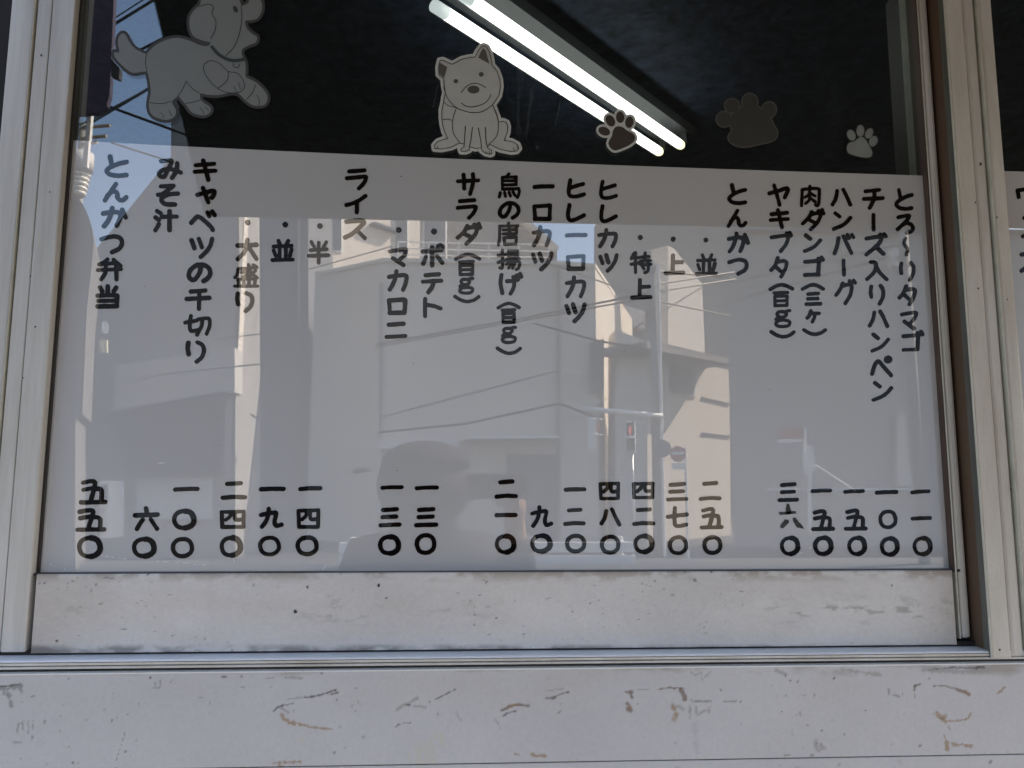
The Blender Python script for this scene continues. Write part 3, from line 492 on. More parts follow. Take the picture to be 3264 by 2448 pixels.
for g_ in [scr(zs([(130, 1225), (200, 1255), (300, 1287)]), 1.2, 1), scr(zs([(620, 1165), (840, 1195)]), 1.3, 2), scr(zs([(1080, 1210), (1300, 1225), (1540, 1248)]), 1.4, 3), scr(zs([(1780, 1185), (1784, 1220)]), 1.2, 4), scr(zs([(1120, 350), (1230, 342)]), 1.0, 5), scr([(1030, 1815), (1040, 1800)], 1.2, 6), scr([(2540, 1770), (2585, 1745)], 1.2, 8)]: field_object('scratch', [g_], SCU, board, -.0003, .0001, 1.2)
SPK = mat('brown_speck', (.06, .05, .04), .7)
for g_ in [(bb([(x_, y_)], 8), (lambda GX, GY, x_=x_, y_=y_, r_=r_: r_-np.hypot(GX-x_, GY-y_))) for x_, y_, r_ in ((1278, 562, 2.2), (1265, 1500, 1.6), (1317, 1158, 1.6), (460, 912, 1.5), (2454, 1242, 1.6), (1368, 1620, 1.2), (1990, 1120, 1.2), (700, 1420, 1.1))]: field_object('fly_speck', [g_], SPK, board, -.0003, .0001, .8)
K2 = (4.253, (1360, 120))
dog = zz([(350, 360), (480, 290), (600, 265), (655, 265), (690, 190), (740, 125), (775, 112), (815, 130), (850, 200), (875, 290), (885, 370), (950, 450), (990, 560), (1000, 660), (980, 780), (930, 860), (895, 905), (930, 1000), (960, 1080), (972, 1145), (1030, 1132), (1080, 1150), (1100, 1200), (1095, 1280), (1050, 1395), (1150, 1405), (1230, 1450), (1250, 1500), (1220, 1535), (1150, 1545), (1000, 1515), (860, 1450), (825, 1480), (830, 1500), (880, 1525), (885, 1570), (860, 1580), (800, 1565), (750, 1530), (735, 1495), (660, 1500), (585, 1480), (575, 1520), (530, 1540), (470, 1540), (460, 1510), (505, 1480), (505, 1440), (440, 1430), (330, 1485), (200, 1510), (110, 1505), (105, 1460), (150, 1410), (230, 1380), (285, 1370), (240, 1270), (215, 1170), (205, 1080), (205, 980), (230, 870), (240, 800), (255, 750), (235, 640), (230, 560), (165, 500), (160, 400), (180, 310), (220, 305), (330, 355)], *K2)
L2 = [([(235, 580), (240, 700), (290, 830), (390, 940), (500, 990), (620, 1015), (760, 1000), (890, 915)], 1.2), ([(400, 960), (360, 1080), (350, 1200), (370, 1310), (450, 1425)], 1.2), ([(895, 910), (955, 1060), (972, 1180), (950, 1330), (840, 1450)], 1.2), ([(525, 1200), (512, 1400), (505, 1480)], 1.4), ([(620, 1215), (600, 1380), (580, 1480)], 1.4), ([(700, 1225), (730, 1380), (745, 1490)], 1.4), ([(795, 1215), (805, 1400), (825, 1480)], 1.4), ([(220, 1112), (290, 1105), (335, 1120)], 1.1), ([(235, 870), (290, 920), (390, 945)], 1.1), ([(470, 885), (540, 930), (650, 935), (780, 890), (850, 820), (868, 765)], 1.2), ([(465, 745), (540, 660), (640, 618), (740, 640), (800, 680)], 1.2), ([(148, 1470), (150, 1505)], 1), ([(1175, 1490), (1185, 1530)], 1), ([(1225, 1470), (1240, 1510)], 1), ([(810, 1545), (815, 1565)], .9), ([(845, 1535), (852, 1570)], .9)]
sticker('dog_sticker', 'grey sitting cartoon dog sticker smiling on the dark glass under the lamp', 'sticker', [('border', [g_poly(dog, 10.5)], RIM), ('dog_figure', [g_poly(dog, 0)], STK),
 ('outline', [g_line(catmull(zz(p, *K2)), r*1.05) for p, r in L2]+[g_line(dog+dog[:1], 1.15)], INK),
 ('eye', [g_poly(ell(*zz([(395, 590)], *K2)[0], 7.2, 6.6))], EYI), ('eye', [g_poly(ell(*zz([(740, 497)], *K2)[0], 7.6, 7.4))], EYI), ('nose', [g_poly(ell(*zz([(635, 703)], *K2)[0], 19, 12.5))], EYI),
 ('ear_inside', [g_poly(zz([(765, 140), (800, 175), (850, 355), (700, 270), (735, 190)], *K2))], EAI), ('ear_inside', [g_poly(zz([(172, 335), (280, 400), (235, 545), (165, 480)], *K2))], EAI)], 'stickers on the dark glass')
K1 = (4.147, (350, 0))
dog1 = catmull(zz([(115, 500), (165, 440), (215, 470), (250, 540), (330, 640), (470, 710), (510, 685), (600, 600), (740, 530), (900, 500), (1060, 540), (1200, 600), (1300, 605), (1325, 560), (1230, 535), (1110, 480), (1060, 380), (1055, 250), (1100, 150), (1190, 60), (1220, -20), (1400, -120), (1600, -110), (1700, -20), (1740, 70), (1790, 60), (1840, 30), (1840, -40), (1930, -60), (2000, 10), (2010, 130), (1960, 230), (1880, 265), (1790, 275), (1810, 370), (1880, 445), (1945, 490), (1930, 560), (1860, 590), (1760, 640), (1740, 700), (1765, 770), (1790, 830), (1795, 920), (1795, 1010), (1860, 1050), (1960, 1110), (2060, 1220), (2085, 1300), (2050, 1380), (1960, 1400), (1880, 1385), (1800, 1330), (1700, 1235), (1600, 1225), (1520, 1240), (1400, 1258), (1280, 1250), (1195, 1235), (1210, 1330), (1320, 1410), (1330, 1470), (1270, 1520), (1180, 1520), (1080, 1480), (1010, 1390), (940, 1310), (905, 1275), (820, 1345), (870, 1450), (860, 1530), (780, 1580), (680, 1575), (560, 1520), (520, 1430), (520, 1340), (540, 1230), (530, 1100), (500, 965), (460, 945), (300, 960), (180, 880), (70, 760), (60, 690), (125, 690), (110, 590)], *K1), True, 4)
dog1 = [tuple(p) for p in dog1]
L1 = [([(1170, 85), (1300, 55), (1370, 95), (1350, 180), (1400, 275), (1390, 400), (1330, 510)], 1.25), ([(1735, 80), (1745, 250), (1710, 450), (1640, 620), (1530, 735)], 1.25), ([(1625, 835), (1640, 880), (1690, 892), (1722, 840)], 1.2), ([(1245, 850), (1330, 800), (1450, 840), (1560, 940), (1690, 970), (1770, 1080), (1770, 1170), (1690, 1222), (1540, 1220), (1400, 1150), (1290, 1030), (1240, 920), (1245, 850)], 1.25), ([(1565, 950), (1550, 1060), (1430, 1170)], 1.2), ([(1010, 1070), (960, 1180), (890, 1285)], 1.2), ([(1010, 1070), (1090, 1170), (1185, 1228)], 1.2), ([(525, 1355), (680, 1370), (805, 1340)], 1.2), ([(1000, 1365), (1100, 1350), (1210, 1315)], 1.2), ([(1925, 1120), (1880, 1230), (1810, 1310)], 1.2), ([(670, 1490), (700, 1515), (712, 1560)], 1.1), ([(780, 1460), (820, 1530)], 1.1), ([(1190, 1430), (1225, 1455), (1242, 1505)], 1.1), ([(1260, 1410), (1305, 1462)], 1.1), ([(1640, 1140), (1672, 1212)], 1.1), ([(1700, 1090), (1727, 1175)], 1.1), ([(1940, 1255), (1975, 1320), (1970, 1395)], 1.1), ([(485, 715), (470, 820), (490, 945)], 1.1)]
sticker('dog_sticker', 'grey leaping cartoon dog sticker at the upper left of the glass', 'sticker', [('border', [g_poly(dog1, 9)], RIMD), ('dog_figure', [g_poly(dog1, 0)], STK2), ('outline', [g_line(catmull(zz(p, *K1)), r) for p, r in L1], INKG), ('eye', [g_poly(ell(*zz([(1660, 122)], *K1)[0], 7, 11, -25))], INKG),
 ('collar', [g_line(catmull(zz([(1350, 620), (1440, 720), (1560, 785), (1660, 800), (1760, 785)], *K1)), 5.2)], INKG)], 'stickers on the dark glass')
K3 = (9.76, (1880, 330))
toe3 = [ell(640, 535, 135, 190, -28), ell(945, 425, 128, 178, -5), ell(1232, 580, 130, 180, 8), ell(450, 860, 188, 128, 22)]; toe3 = [zz(t, *K3) for t in toe3]
pad3 = [tuple(p) for p in catmull(zz([(880, 708), (1020, 735), (1160, 840), (1340, 930), (1412, 1050), (1380, 1160), (1250, 1280), (1050, 1375), (880, 1440), (760, 1455), (650, 1380), (580, 1250), (620, 1120), (690, 1000), (720, 850), (790, 745)], *K3), True, 4)]
sticker('paw_sticker', 'dark brown paw print sticker with white border across the lamp tubes', 'sticker', [('border', [g_union([g_poly(t) for t in toe3+[pad3]], 7.5)], RIM), ('paw_print', [g_poly(t) for t in toe3+[pad3]], DBRN)], 'paw stickers')
K4 = (7.9, (2270, 280))
toe4 = [zz(t, *K4) for t in (ell(500, 450, 195, 185), ell(950, 350, 205, 215), ell(1430, 560, 190, 215, 20), ell(300, 790, 200, 205))]
pad4 = [tuple(p) for p in catmull(zz([(480, 1040), (420, 900), (520, 640), (800, 450), (1150, 450), (1500, 800), (1560, 940), (1650, 1080), (1620, 1270), (1450, 1370), (1150, 1435), (850, 1500), (600, 1465), (430, 1350), (400, 1220), (460, 1120)], *K4), True, 4)]
sticker('paw_sticker', 'large faded grey paw sticker without a border beside the brown one', 'sticker', [('border', [g_union([g_poly(t) for t in toe4+[pad4]], 2)], mat('faded_grey_rim', (.085, .083, .074), .6)), ('paw_print', [g_union([g_poly(t) for t in toe4+[pad4]], -2.5)], DGRY)], 'paw stickers')
K5 = (11.85, (2680, 380))
toe5 = [zz(t, *K5) for t in (ell(400, 600, 150, 210, -22), ell(740, 440, 146, 222), ell(1070, 535, 135, 205, 25), ell(1230, 830, 150, 205, 25))]
pad5 = [tuple(p) for p in catmull(zz([(700, 695), (840, 685), (960, 800), (1050, 960), (1180, 1220), (1150, 1400), (1000, 1445), (740, 1420), (330, 1300), (240, 1160), (250, 1000), (330, 890), (520, 830)], *K5), True, 4)]
sticker('paw_sticker', 'small silver grey paw print sticker at the right end of the glass', 'sticker', [('border', [g_union([g_poly(t) for t in toe5+[pad5]], 3.4)], mat('black_rim', (.012, .014, .012), .6)), ('paw_print', [g_poly(t) for t in toe5+[pad5]], SGRY)], 'paw stickers')
RUST = mat('brown_rust_speck', (.05, .036, .028), .8)
for x_, y_, r_, yy, par in ((3126, 523, 4.5, YN, sash2), (3109, 645, 3, YN, sash2), (3119, 919, 3, YN, sash2), (3211, 955, 2.2, YN, sash2), (3178, 693, 2.6, YN, sash2), (3187, 2071, 3.5, YN, sash2), (3222, 1560, 3, YN, sash2), (131, 176, 3.5, YS, sash), (158, 612, 2.4, YS, sash), (98, 880, 2.4, YS, sash), (112, 1042, 3, YS, sash), (74, 1205, 2.2, YS, sash)):
    kid(field_object('rust_speck', [(bb([(x_, y_)], 12), (lambda GX, GY, x_=x_, y_=y_, r_=r_: r_-np.hypot((GX-x_)*1.25, (GY-y_)*.85)+(fnoise(GX/3, GY/3, int(x_), 2)-.5)*2.5))], RUST, None, yy-.0004, .0002, .9), par)
# ------------------------------------------------------------------ the room behind and its lit lamp
ZC = 2.76
inn = thing('shop_interior', 'dark shop room seen behind the glass', 'room', (0, 0, 0)); inn['kind'] = 'structure'  # looks dark through the near-black colours of its walls and ceiling
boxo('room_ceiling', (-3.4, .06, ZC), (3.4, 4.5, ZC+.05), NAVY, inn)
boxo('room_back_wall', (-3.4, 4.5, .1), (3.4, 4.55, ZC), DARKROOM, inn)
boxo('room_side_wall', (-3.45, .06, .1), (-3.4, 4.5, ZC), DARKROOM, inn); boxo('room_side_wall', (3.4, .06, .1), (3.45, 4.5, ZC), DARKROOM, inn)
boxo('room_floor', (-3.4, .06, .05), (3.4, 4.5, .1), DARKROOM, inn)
boxo('inner_post', (X(2888, 300, .05), .05, zr1), (X(2925, 300, .05), .085, ZTOP), mat('dim_inner_post', (.018, .017, .014), .5, var=.2, scale=8, stretch=(4, 4, .3)), sash)
kid(bpy.data.objects['inner_post'], sash)
ZL = ZC-.115
a1, b1 = on_height(1376, 20, ZL), on_height(2107, 487, ZL); a2, b2 = on_height(1500, -8, ZL), on_height(2172, 464, ZL)
ax = ((b1-a1)+(b2-a2)); ax.z = 0; ax.normalize(); pr = Vector((-ax.y, ax.x, 0)); mid = (b1+b2)/2
l1 = b1; l2 = b1+pr*((b2-b1).dot(pr)); LEN = (b1-a1).length
lamp = thing('fluorescent_lamp', 'lit twin tube fluorescent lamp on the ceiling behind the glass', 'ceiling lamp', (0, 0, 0))
TUBE = mat('lit_fluorescent_tube', (.9, .9, .9), .4, emit=(1, .985, .94), estr=1.3); CAPM = mat('tube_end_glow', (.9, .85, .6), .4, emit=(1, .86, .55), estr=.7)
HOUS = mat('grey_lamp_housing', (.042, .045, .052), .5, .4, var=.15, scale=30)
for e in (l1, l2):
    s0 = e-ax*LEN
    bm = bmesh.new(); tube(bm, [s0+ax*.045, e-ax*.03], .0165, 16); t_ = link('tube', bm, TUBE, lamp, True)
    bm = bmesh.new(); tube(bm, [e-ax*.0301, e-ax*.012, e-ax*.003, e], [.0165, .0163, .012, .004], 16); link('tube_end', bm, CAPM, t_, True)
    bm = bmesh.new(); tube(bm, [s0, s0+ax*.0449], .0165, 16); link('tube_end', bm, mat('tube_base_glow', (.8, .8, .78), .4, emit=(.9, .97, 1), estr=.25), t_, True)
    for q in (s0-ax*.02, e+ax*.008):
        bm = bmesh.new(); prism(bm, [q+pr*.012+Vector((0, 0, .014)), q-pr*.012+Vector((0, 0, .014)), q-pr*.012+Vector((0, 0, .055)), q+pr*.012+Vector((0, 0, .055))], ax*.012)
        link('lamp_holder', bm, HOUS, lamp)
c0 = (l1+l2)/2; wdt = (l2-l1).length
bm = bmesh.new(); e0 = c0-ax*(LEN+.05); P0 = [e0+pr*(wdt*.5+.034)+Vector((0, 0, .075)), e0+pr*(wdt*.5+.02)+Vector((0, 0, .055)), e0-pr*(wdt*.5+.02)+Vector((0, 0, .055)), e0-pr*(wdt*.5+.034)+Vector((0, 0, .075))]
prism(bm, P0, ax*(LEN+.11)); link('lamp_housing', bm, HOUS, lamp)
SM = bpy.data.materials.new('dried_water_streak'); SM.use_nodes = True; t_ = SM.node_tree; t_.nodes.remove(t_.nodes['Principled BSDF'])
A_, B_, M_ = t_.nodes.new('ShaderNodeBsdfTransparent'), t_.nodes.new('ShaderNodeBsdfTranslucent'), t_.nodes.new('ShaderNodeMixShader'); B_.inputs[0].default_value = (.8, .86, 1, 1); M_.inputs[0].default_value = .12
t_.links.new(A_.outputs[0], M_.inputs[1]); t_.links.new(B_.outputs[0], M_.inputs[2]); t_.links.new(M_.outputs[0], t_.nodes['Material Output'].inputs[0])
def streak(P, w, sd):
    P = zz(P, 2.3284, (1300, 0)); return bb(P, w+6), (lambda GX, GY: w-seg_dist(GX, GY, P)+(fnoise(GX/7, GY/30, sd, 3)-.5)*w*2.4)
for g_ in [streak(p, w_, i_*7) for i_, (p, w_) in enumerate([([(828, 350), (820, 1000)], 5.5), ([(852, 500), (854, 640)], 4), ([(925, 640), (905, 800), (878, 1000)], 5), ([(1128, 740), (1120, 850), (1095, 930)], 3), ([(740, 630), (742, 680)], 2.2), ([(188, 790), (200, 740), (218, 640)], 3), ([(745, 720), (765, 752), (800, 760)], 2), ([(925, 690), (930, 715)], 6), ([(960, 1080), (990, 1090)], 6), ([(1470, 530), (1480, 500)], 5), ([(600, 120), (560, 180)], 4)])]: kid(field_object('water_streak', [g_], SM, sash, .0009, .0001), sash)
# ------------------------------------------------------------------ shop building round the window, awning over it
WALLM = mat('beige_render', (.42, .39, .35), .8, .2, var=.15, scale=2)
bld = thing('shop_building', 'shop building that holds the menu window', 'building', (0, 0, 0))
boxo('facade', (-4.5, -.02, ZTOP+.092), (4.5, .055, 6.2), WALLM, bld)
for a, b in ((-4.5, -2.5), (2.5, 4.5)): boxo('side_wall', (a, -.02, .12), (b, .055, ZTOP+.09), WALLM, bld)
boxo('roof', (-4.5, .056, 6.0), (4.5, 7, 6.2), WALLM, bld)
ZA = 2.15
q0, q1 = mir_height(489, 0, ZA), mir_height(652, 690, ZA); qr = mir_height(2400, 724, ZA)
dl = (q1-q0).normalized(); k0 = q1-dl*((q1.y+.03)/dl.y)
dr = (qr-q1).normalized(); k2 = q1+dr*6.0
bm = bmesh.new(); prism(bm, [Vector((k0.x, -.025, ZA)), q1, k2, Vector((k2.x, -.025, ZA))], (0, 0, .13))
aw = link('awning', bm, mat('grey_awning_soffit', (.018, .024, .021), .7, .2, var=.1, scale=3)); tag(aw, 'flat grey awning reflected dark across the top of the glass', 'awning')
# ------------------------------------------------------------------ the street across, seen only mirrored
ring = lambda c, r, n, z=0: [(c[0]+r*math.cos(2*math.pi*i/n), c[1]+r*math.sin(2*math.pi*i/n)) for i in range(n)]
PLA2 = mat('plain_grey_render', (.33, .33, .325), .85, .2, var=.12, scale=.6, bump=.1, bscale=20)
PLA = mat('grey_render', (.30, .295, .285), .85, .2, var=.12, scale=.6, bump=.1, bscale=20)
PLB = mat('warm_grey_siding', (.66, .61, .54), .8, .2, var=.10, scale=.5)
PLC = mat('blue_grey_render', (.15, .16, .18), .8, .2, var=.12, scale=.5)
PLW = mat('cream_render', (.74, .68, .60), .8, .2, var=.08, scale=.8)
PLT = mat('tan_render', (.50, .44, .36), .8, .2, var=.1, scale=1)
DKW = mat('dark_window_glass', (.05, .06, .07), .15, .5); DKB = mat('dark_blue_sign', (.03, .035, .05), .5, .3); WHT = mat('white_paint', (.78, .78, .76), .5, .3, var=.06, scale=2)
CON = mat('grey_concrete_pole', (.33, .33, .32), .8, .2, var=.15, scale=3); BLK = mat('black_cable', (.02, .02, .02), .6); STL = mat('galvanised_steel', (.55, .56, .57), .45, .5, metal=.4)
RED = mat('red_sign_paint', (.33, .085, .075), .5); ROOFM = mat('grey_roof_tiles', (.22, .22, .23), .7, var=.2, scale=3)
class Wall:                                   # a vertical facade plane; recedes to the mirrored right when yaw > 0
    def __init__(s, u, D, yaw=0):
        p = at(u, 1531, D); s.p = np.array([p[0], D]); t = math.radians(yaw); s.d = np.array([math.cos(t), math.sin(t)]); s.n = np.array([math.sin(t), -math.cos(t)])
    def pt(s, u, v, out=0.0):
        d = ray(u, v); c = CAM[:2]; q = s.p+s.n*out; k = ((q-c)@s.n)/(d[:2]@s.n); p = CAM+d*k; return Vector((p[0], -p[1], p[2]))
    def back(s, depth): return Vector((-s.n[0]*depth, s.n[1]*depth, 0))
    def mass(s, name, pts, depth, m_, parent, out=0.0):
        bm = bmesh.new(); prism(bm, [s.pt(u, v, out) for u, v in pts], s.back(depth)); return link(name, bm, m_, parent)
R4 = lambda a, b, c, d: [(a, b), (c, b), (c, d), (a, d)]
def house(name, label, cat='building'): return thing(name, label, cat, (0, 0, 0), 'buildings reflected in the board')
GV = 1900
# left building with the dark sign box
h = house('corner_building', 'grey building with a dark sign box, reflected at left beside a bright strip')
w = Wall(750, 14); w.mass('wall', [(243, GV), (243, 870), (366, 722), (545, 500), (545, 100), (750, 100), (750, GV)], 1.75, PLA, h)
w.mass('overhang', [(372, 1165), (748, 1108), (748, 1250), (360, 1312)], .5, mat('light_grey_band', (.46, .45, .43), .8), h, .45)
w.mass('sign_box', [(352, 1312), (720, 1247), (712, 1506), (430, 1524)], .42, DKB, h, .55)
w.mass('shop_front', R4(436, 1522, 672, 1655), .1, mat('pale_blue_grey_shutter', (.60, .63, .66), .6), h, .12)
bm = bmesh.new()                               # courses of edge tiles on the corner
pA = w.pt(750, 1250); pB = w.pt(750, 300)
for i in range(46):
    z = pA.z+(pB.z-pA.z)*i/46; box(bm, (pA.x-.001, pA.y-.30, z+.012), (pA.x+.014, pA.y-.012, z+(pB.z-pA.z)/46))
link('edge_tile', bm, PLW, h)
# far left house with gable and dish
h = house('rounded_roof_house', 'grey house with a rounded roof end and satellite dish, reflected at the left edge')
w = Wall(300, 11, 22); w.mass('wall', [(-200, GV), (-200, 590), (215, 604), (240, 622), (262, 648), (280, 684), (292, 720), (300, 770), (276, 1000), (262, 1320), (240, 1330), (240, GV)], 2, mat('grey_tile_house', (.17, .172, .175), .8, .2, var=.15, scale=2), h)
o = w.mass('dish', [(335+19*math.cos(a)*.62, 1043+21*math.sin(a)) for a in np.linspace(0, 6.28, 18, endpoint=False)], .03, WHT, h, .5)
bm = bmesh.new(); tube(bm, [w.pt(335, 1043, .45), w.pt(318, 1075, .3), w.pt(315, 1122, .02)], .02); link('dish_arm', bm, STL, o)
bm = bmesh.new(); tube(bm, [w.pt(328, 1085, .1), w.pt(328, 1125, .1)], .03); tube(bm, [w.pt(338, 1085, .1), w.pt(338, 1125, .1)], .03); link('vent_pipe', bm, mat('yellowed_pipe', (.62, .58, .42), .6), h)
h = house('vending_machine', 'white vending machine at the kerb, reflected below the dark sign box'); h['category'] = 'vending machine'; del h['group']
w = Wall(318, 12.9); w.mass('cabinet', R4(318, 1532, 346, 1716), .6, WHT, h); w.mass('display', R4(322, 1545, 342, 1600), .02, DKW, h, .021); w.mass('coin_slot', R4(323, 1620, 330, 1634), .01, DKW, h, .012)
h = house('mid_building', 'plain blue grey building reflected left of the pale corner house')
w = Wall(800, 21); w.mass('wall', R4(700, 60, 983, GV), 4, PLC, h); w.mass('downpipe', R4(948, 100, 954, GV), .08, PLA, h, .09)
# cream apartment block behind
h = house('apartment_block', 'sunlit cream apartment block with dark windows reflected under the awning edge')
w = Wall(975, 24.5, 44); w.mass('wall', R4(975, 60, 1340, 1400), 5, PLW, h)
for (a, b, c, d, e) in ((985, 680, 1088, 795, 800), (1262, 690, 1298, 840, 850), (1355, 560, 1420, 830, 840)):
    f_ = w.mass('window_frame', [(a-5, b-6), (c+5, b-2), (c+5, d+8), (a-5, d+2)], .12, WHT, h, .06); w.mass('window_glass', [(a, b), (c, b+3), (c, d+3), (a, d-2)], .02, DKW, f_, .085)
w.mass('eave', [(1195, 706), (1275, 733), (1275, 740), (1195, 713)], .3, PLC, h, .3)
# central house
h = house('pale_corner_house', 'large plain grey house front reflected in the middle of the board')
c3 = [(982, 18.4), (1207, 17), (1783, 17), (1905, 17.2)]
fp = [Vector((float(at(u, 1531, D)[0]), -D)) for u, D in c3]+[Vector((5.2, -23.5)), Vector((-3.6, -23.5))]
zt = Z(836, 17, 1207); bm = bmesh.new(); prism(bm, [Vector((p[0], p[1], 0)) for p in fp], (0, 0, zt)); ho = link('wall', bm, PLB, h)
bm = bmesh.new(); prism(bm, [Vector((p[0]*1.0, p[1]+(.07 if i in (0, 1, 2, 3) else 0), zt+.003)) for i, p in enumerate(fp)], (0, 0, .09)); link('parapet', bm, PLW, h)
w = Wall(1783, 17); w.mass('downpipe', R4(1779, 850, 1786, GV), .09, PLA, h, .10); w.mass('downpipe', R4(1209, 900, 1215, GV), .08, PLA, h, .09)
w.mass('shutter_box', [(1206, 1403), (1463, 1398), (1463, 1425), (1206, 1430)], .3, WHT, h, .3)
bm = bmesh.new(); s_ = w
for i in range(12): prism(bm, [s_.pt(1214, 1432+i*10, .06), s_.pt(1452, 1430+i*10, .06), s_.pt(1452, 1438+i*10, .06), s_.pt(1214, 1440+i*10, .06)], s_.back(.05))
link('shutter_slat', bm, WHT, h); w.mass('shutter_jamb', R4(1206, 1431, 1213, 1640), .1, WHT, h, .1); w.mass('shutter_jamb', R4(1453, 1427, 1460, 1640), .1, WHT, h, .1)
w.mass('canopy', [(1480, 1391), (1783, 1388), (1783, 1396), (1480, 1398)], 1.2, WHT, h, 1.1); w.mass('doorway', R4(1616, 1450, 1776, GV), .05, PLC, h, .06); w.mass('door_panel', R4(1500, 1420, 1612, 1900), .05, PLB, h, .06)
bm = bmesh.new()                               # roof railing
for z in (.18, .33, .5):
    tube(bm, [Vector((fp[1][0]+.3, fp[1][1]-.25, zt+.09+z)), Vector((fp[2][0]-.2, fp[2][1]-.25, zt+.09+z))], .018, 6)
for i in range(6):
    x_ = fp[1][0]+.3+(fp[2][0]-fp[1][0]-.5)*i/5; tube(bm, [Vector((x_, fp[1][1]-.25, zt+.09)), Vector((x_, fp[1][1]-.25, zt+.6))], .018, 6)
link('roof_railing', bm, WHT, h)
w = Wall(1783, 17, 10); w.mass('window_bay', [(1888, 1090), (1925, 1080), (1925, 1245), (1888, 1250)], .3, DKW, h, .12)
# behind: grey gable with a sunlit verge
h = house('gabled_building', 'grey gabled building with a sunlit roof edge reflected above the pale house')
w = Wall(1330, 31); w.mass('wall', [(1300, 1500), (1300, 560), (1640, 690), (1775, 795), (1775, 1500)], 5, PLA, h); w.mass('verge', [(1640, 676), (1660, 678), (1782, 786), (1776, 804), (1760, 796)], 1.2, PLW, h, .6)
h = house('stepped_building', 'grey stepped building reflected behind the signal arm')
w = Wall(1915, 26); w.mass('wall', [(1915, GV), (1915, 855), (1935, 870), (1935, 640), (2340, 640), (2340, GV)], 3, PLA, h)
w.mass('balcony', [(1965, 966), (2054, 992), (2054, 1048), (1965, 1038)], .8, PLW, h, 1.2)
h = house('narrow_tower', 'narrow sunlit cream tower house reflected at right of the pole')
w = Wall(2133, 20.5, 40); w.mass('wall', [(2130, 1560), (2130, 782), (2150, 793), (2238, 905), (2247, 1118), (2247, 1560)], .6, PLW, h)
h = house('eaved_house', 'sunlit cream house with a tiled eave and paired window reflected at right')
w = Wall(2062, 17.2, 40); w.mass('wall', [(2064, 1900), (2064, 1120), (2324, 1180), (2332, 1900)], .8, PLW, h)
w.mass('eave', [(2060, 1088), (2080, 1085), (2336, 1146), (2322, 1166), (2062, 1112)], 1.4, ROOFM, h, .7)
f_ = w.mass('window_frame', [(2128, 1148), (2222, 1170), (2222, 1262), (2128, 1256)], .1, WHT, h, .05)
w.mass('window_glass', [(2135, 1158), (2172, 1167), (2172, 1252), (2135, 1250)], .02, DKW, f_, .07); w.mass('window_glass', [(2178, 1168), (2214, 1176), (2214, 1255), (2178, 1252)], .02, DKW, f_, .07)
w2 = Wall(1962, 17.2); w2.mass('entrance_wall', [(1962, 1900), (1962, 1050), (2063, 1090), (2063, 1900)], 1.0, PLB, h)
w.mass('floor_band', [(2240, 1265), (2328, 1285), (2328, 1289), (2240, 1269)], .05, PLC, h, .04); w.mass('floor_band', [(2240, 1378), (2330, 1388), (2330, 1392), (2240, 1382)], .05, PLC, h, .04)
h = house('long_grey_building', 'long plain grey building reflected along the right third of the board')
w = Wall(2334, 16); xa_ = w.pt(2334, 1531).x; zt = w.pt(2334, 716).z; bm = bmesh.new(); prism(bm, [Vector((xa_, -16, 0)), Vector((26, -16, 0)), Vector((26, -20, 0)), Vector((xa_+8.5, -20, 0))], (0, 0, zt)); link('wall', bm, PLA2, h)
w.mass('pilaster', [(2862, 1322), (2886, 1320), (2908, 1550), (2862, 1550)], .15, PLB, h, .16); w.mass('cornice', [(2334, 728), (3500, 734), (3500, 741), (2334, 735)], .2, PLC, h, .15)
w.mass('rail_band', [(2440, 1556), (2960, 1556), (2960, 1562), (2440, 1562)], .06, WHT, h, .35)
# poles, wires, signals and signs
def pole(name, label, u, v0, D, r, cat='utility pole', grp='poles across the street', m_=CON):
    t = thing(name, label, cat, (0, 0, 0), grp); a = mir(u, v0, D); b = Vector((a.x, a.y, 0)); bm = bmesh.new(); tube(bm, [b, a], [r*1.25, r], 14); link('pole', bm, m_, t, True); return t, a
t, a = pole('utility_pole', 'pale utility pole with insulators and a transformer reflected at the far left', 268, 395, 12.6, .07)
bm = bmesh.new()
for k in range(5): z = a.z-.95-k*.085; tube(bm, [Vector((a.x+.02, a.y+.05, z)), Vector((a.x+.02, a.y+.05, z-.055))], .17-.012*k, 14)
link('insulator', bm, mat('cream_porcelain', (.74, .72, .64), .35), t, True)
bm = bmesh.new(); tube(bm, [Vector((a.x+.05, a.y+.1, a.z-.6)), Vector((a.x+.05, a.y+.1, a.z-.92))], .20, 16); link('transformer', bm, mat('pale_steel_can', (.60, .60, .58), .5), t, True)
bm = bmesh.new()
for k, (dx, dz) in enumerate(((.5, -.1), (.45, -.3), (-.4, -.2), (.3, -.42))): tube(bm, [Vector((a.x, a.y+.06, a.z+dz)), Vector((a.x+dx, a.y+.10, a.z+dz+.04))], .03, 6)
link('crossarm', bm, mat('rusty_crossarm', (.42, .33, .26), .7), t)
t, a = pole('signal_pole', 'concrete pole with a long signal arm reflected at right of the board', 2083, 835, 13.0, .09, 'signal pole')
bm = bmesh.new(); b = mir(2097, 830, 12.85); tube(bm, [b, Vector((b.x, b.y, .1))], .03, 8); link('conduit', bm, WHT, t)
bm = bmesh.new(); tube(bm, [mir(1858, 1303, 12.8), mir(1990, 1314, 12.8), mir(2112, 1327, 12.8)], .048, 10); link('signal_arm', bm, WHT, t, True)
bm = bmesh.new(); tube(bm, [mir(1870, 1296, 12.8), mir(2060, 1222, 12.9)], .008, 5); tube(bm, [mir(2015, 1370, 12.8), mir(2075, 1335, 12.9)], .02, 6); link('brace', bm, STL, t)
bm = bmesh.new(); box(bm, mir(2062, 960, 12.9)-Vector((0, .1, 0)), mir(2080, 1005, 12.9)+Vector((0, .1, 0)), .01); link('junction_box', bm, CON, t)
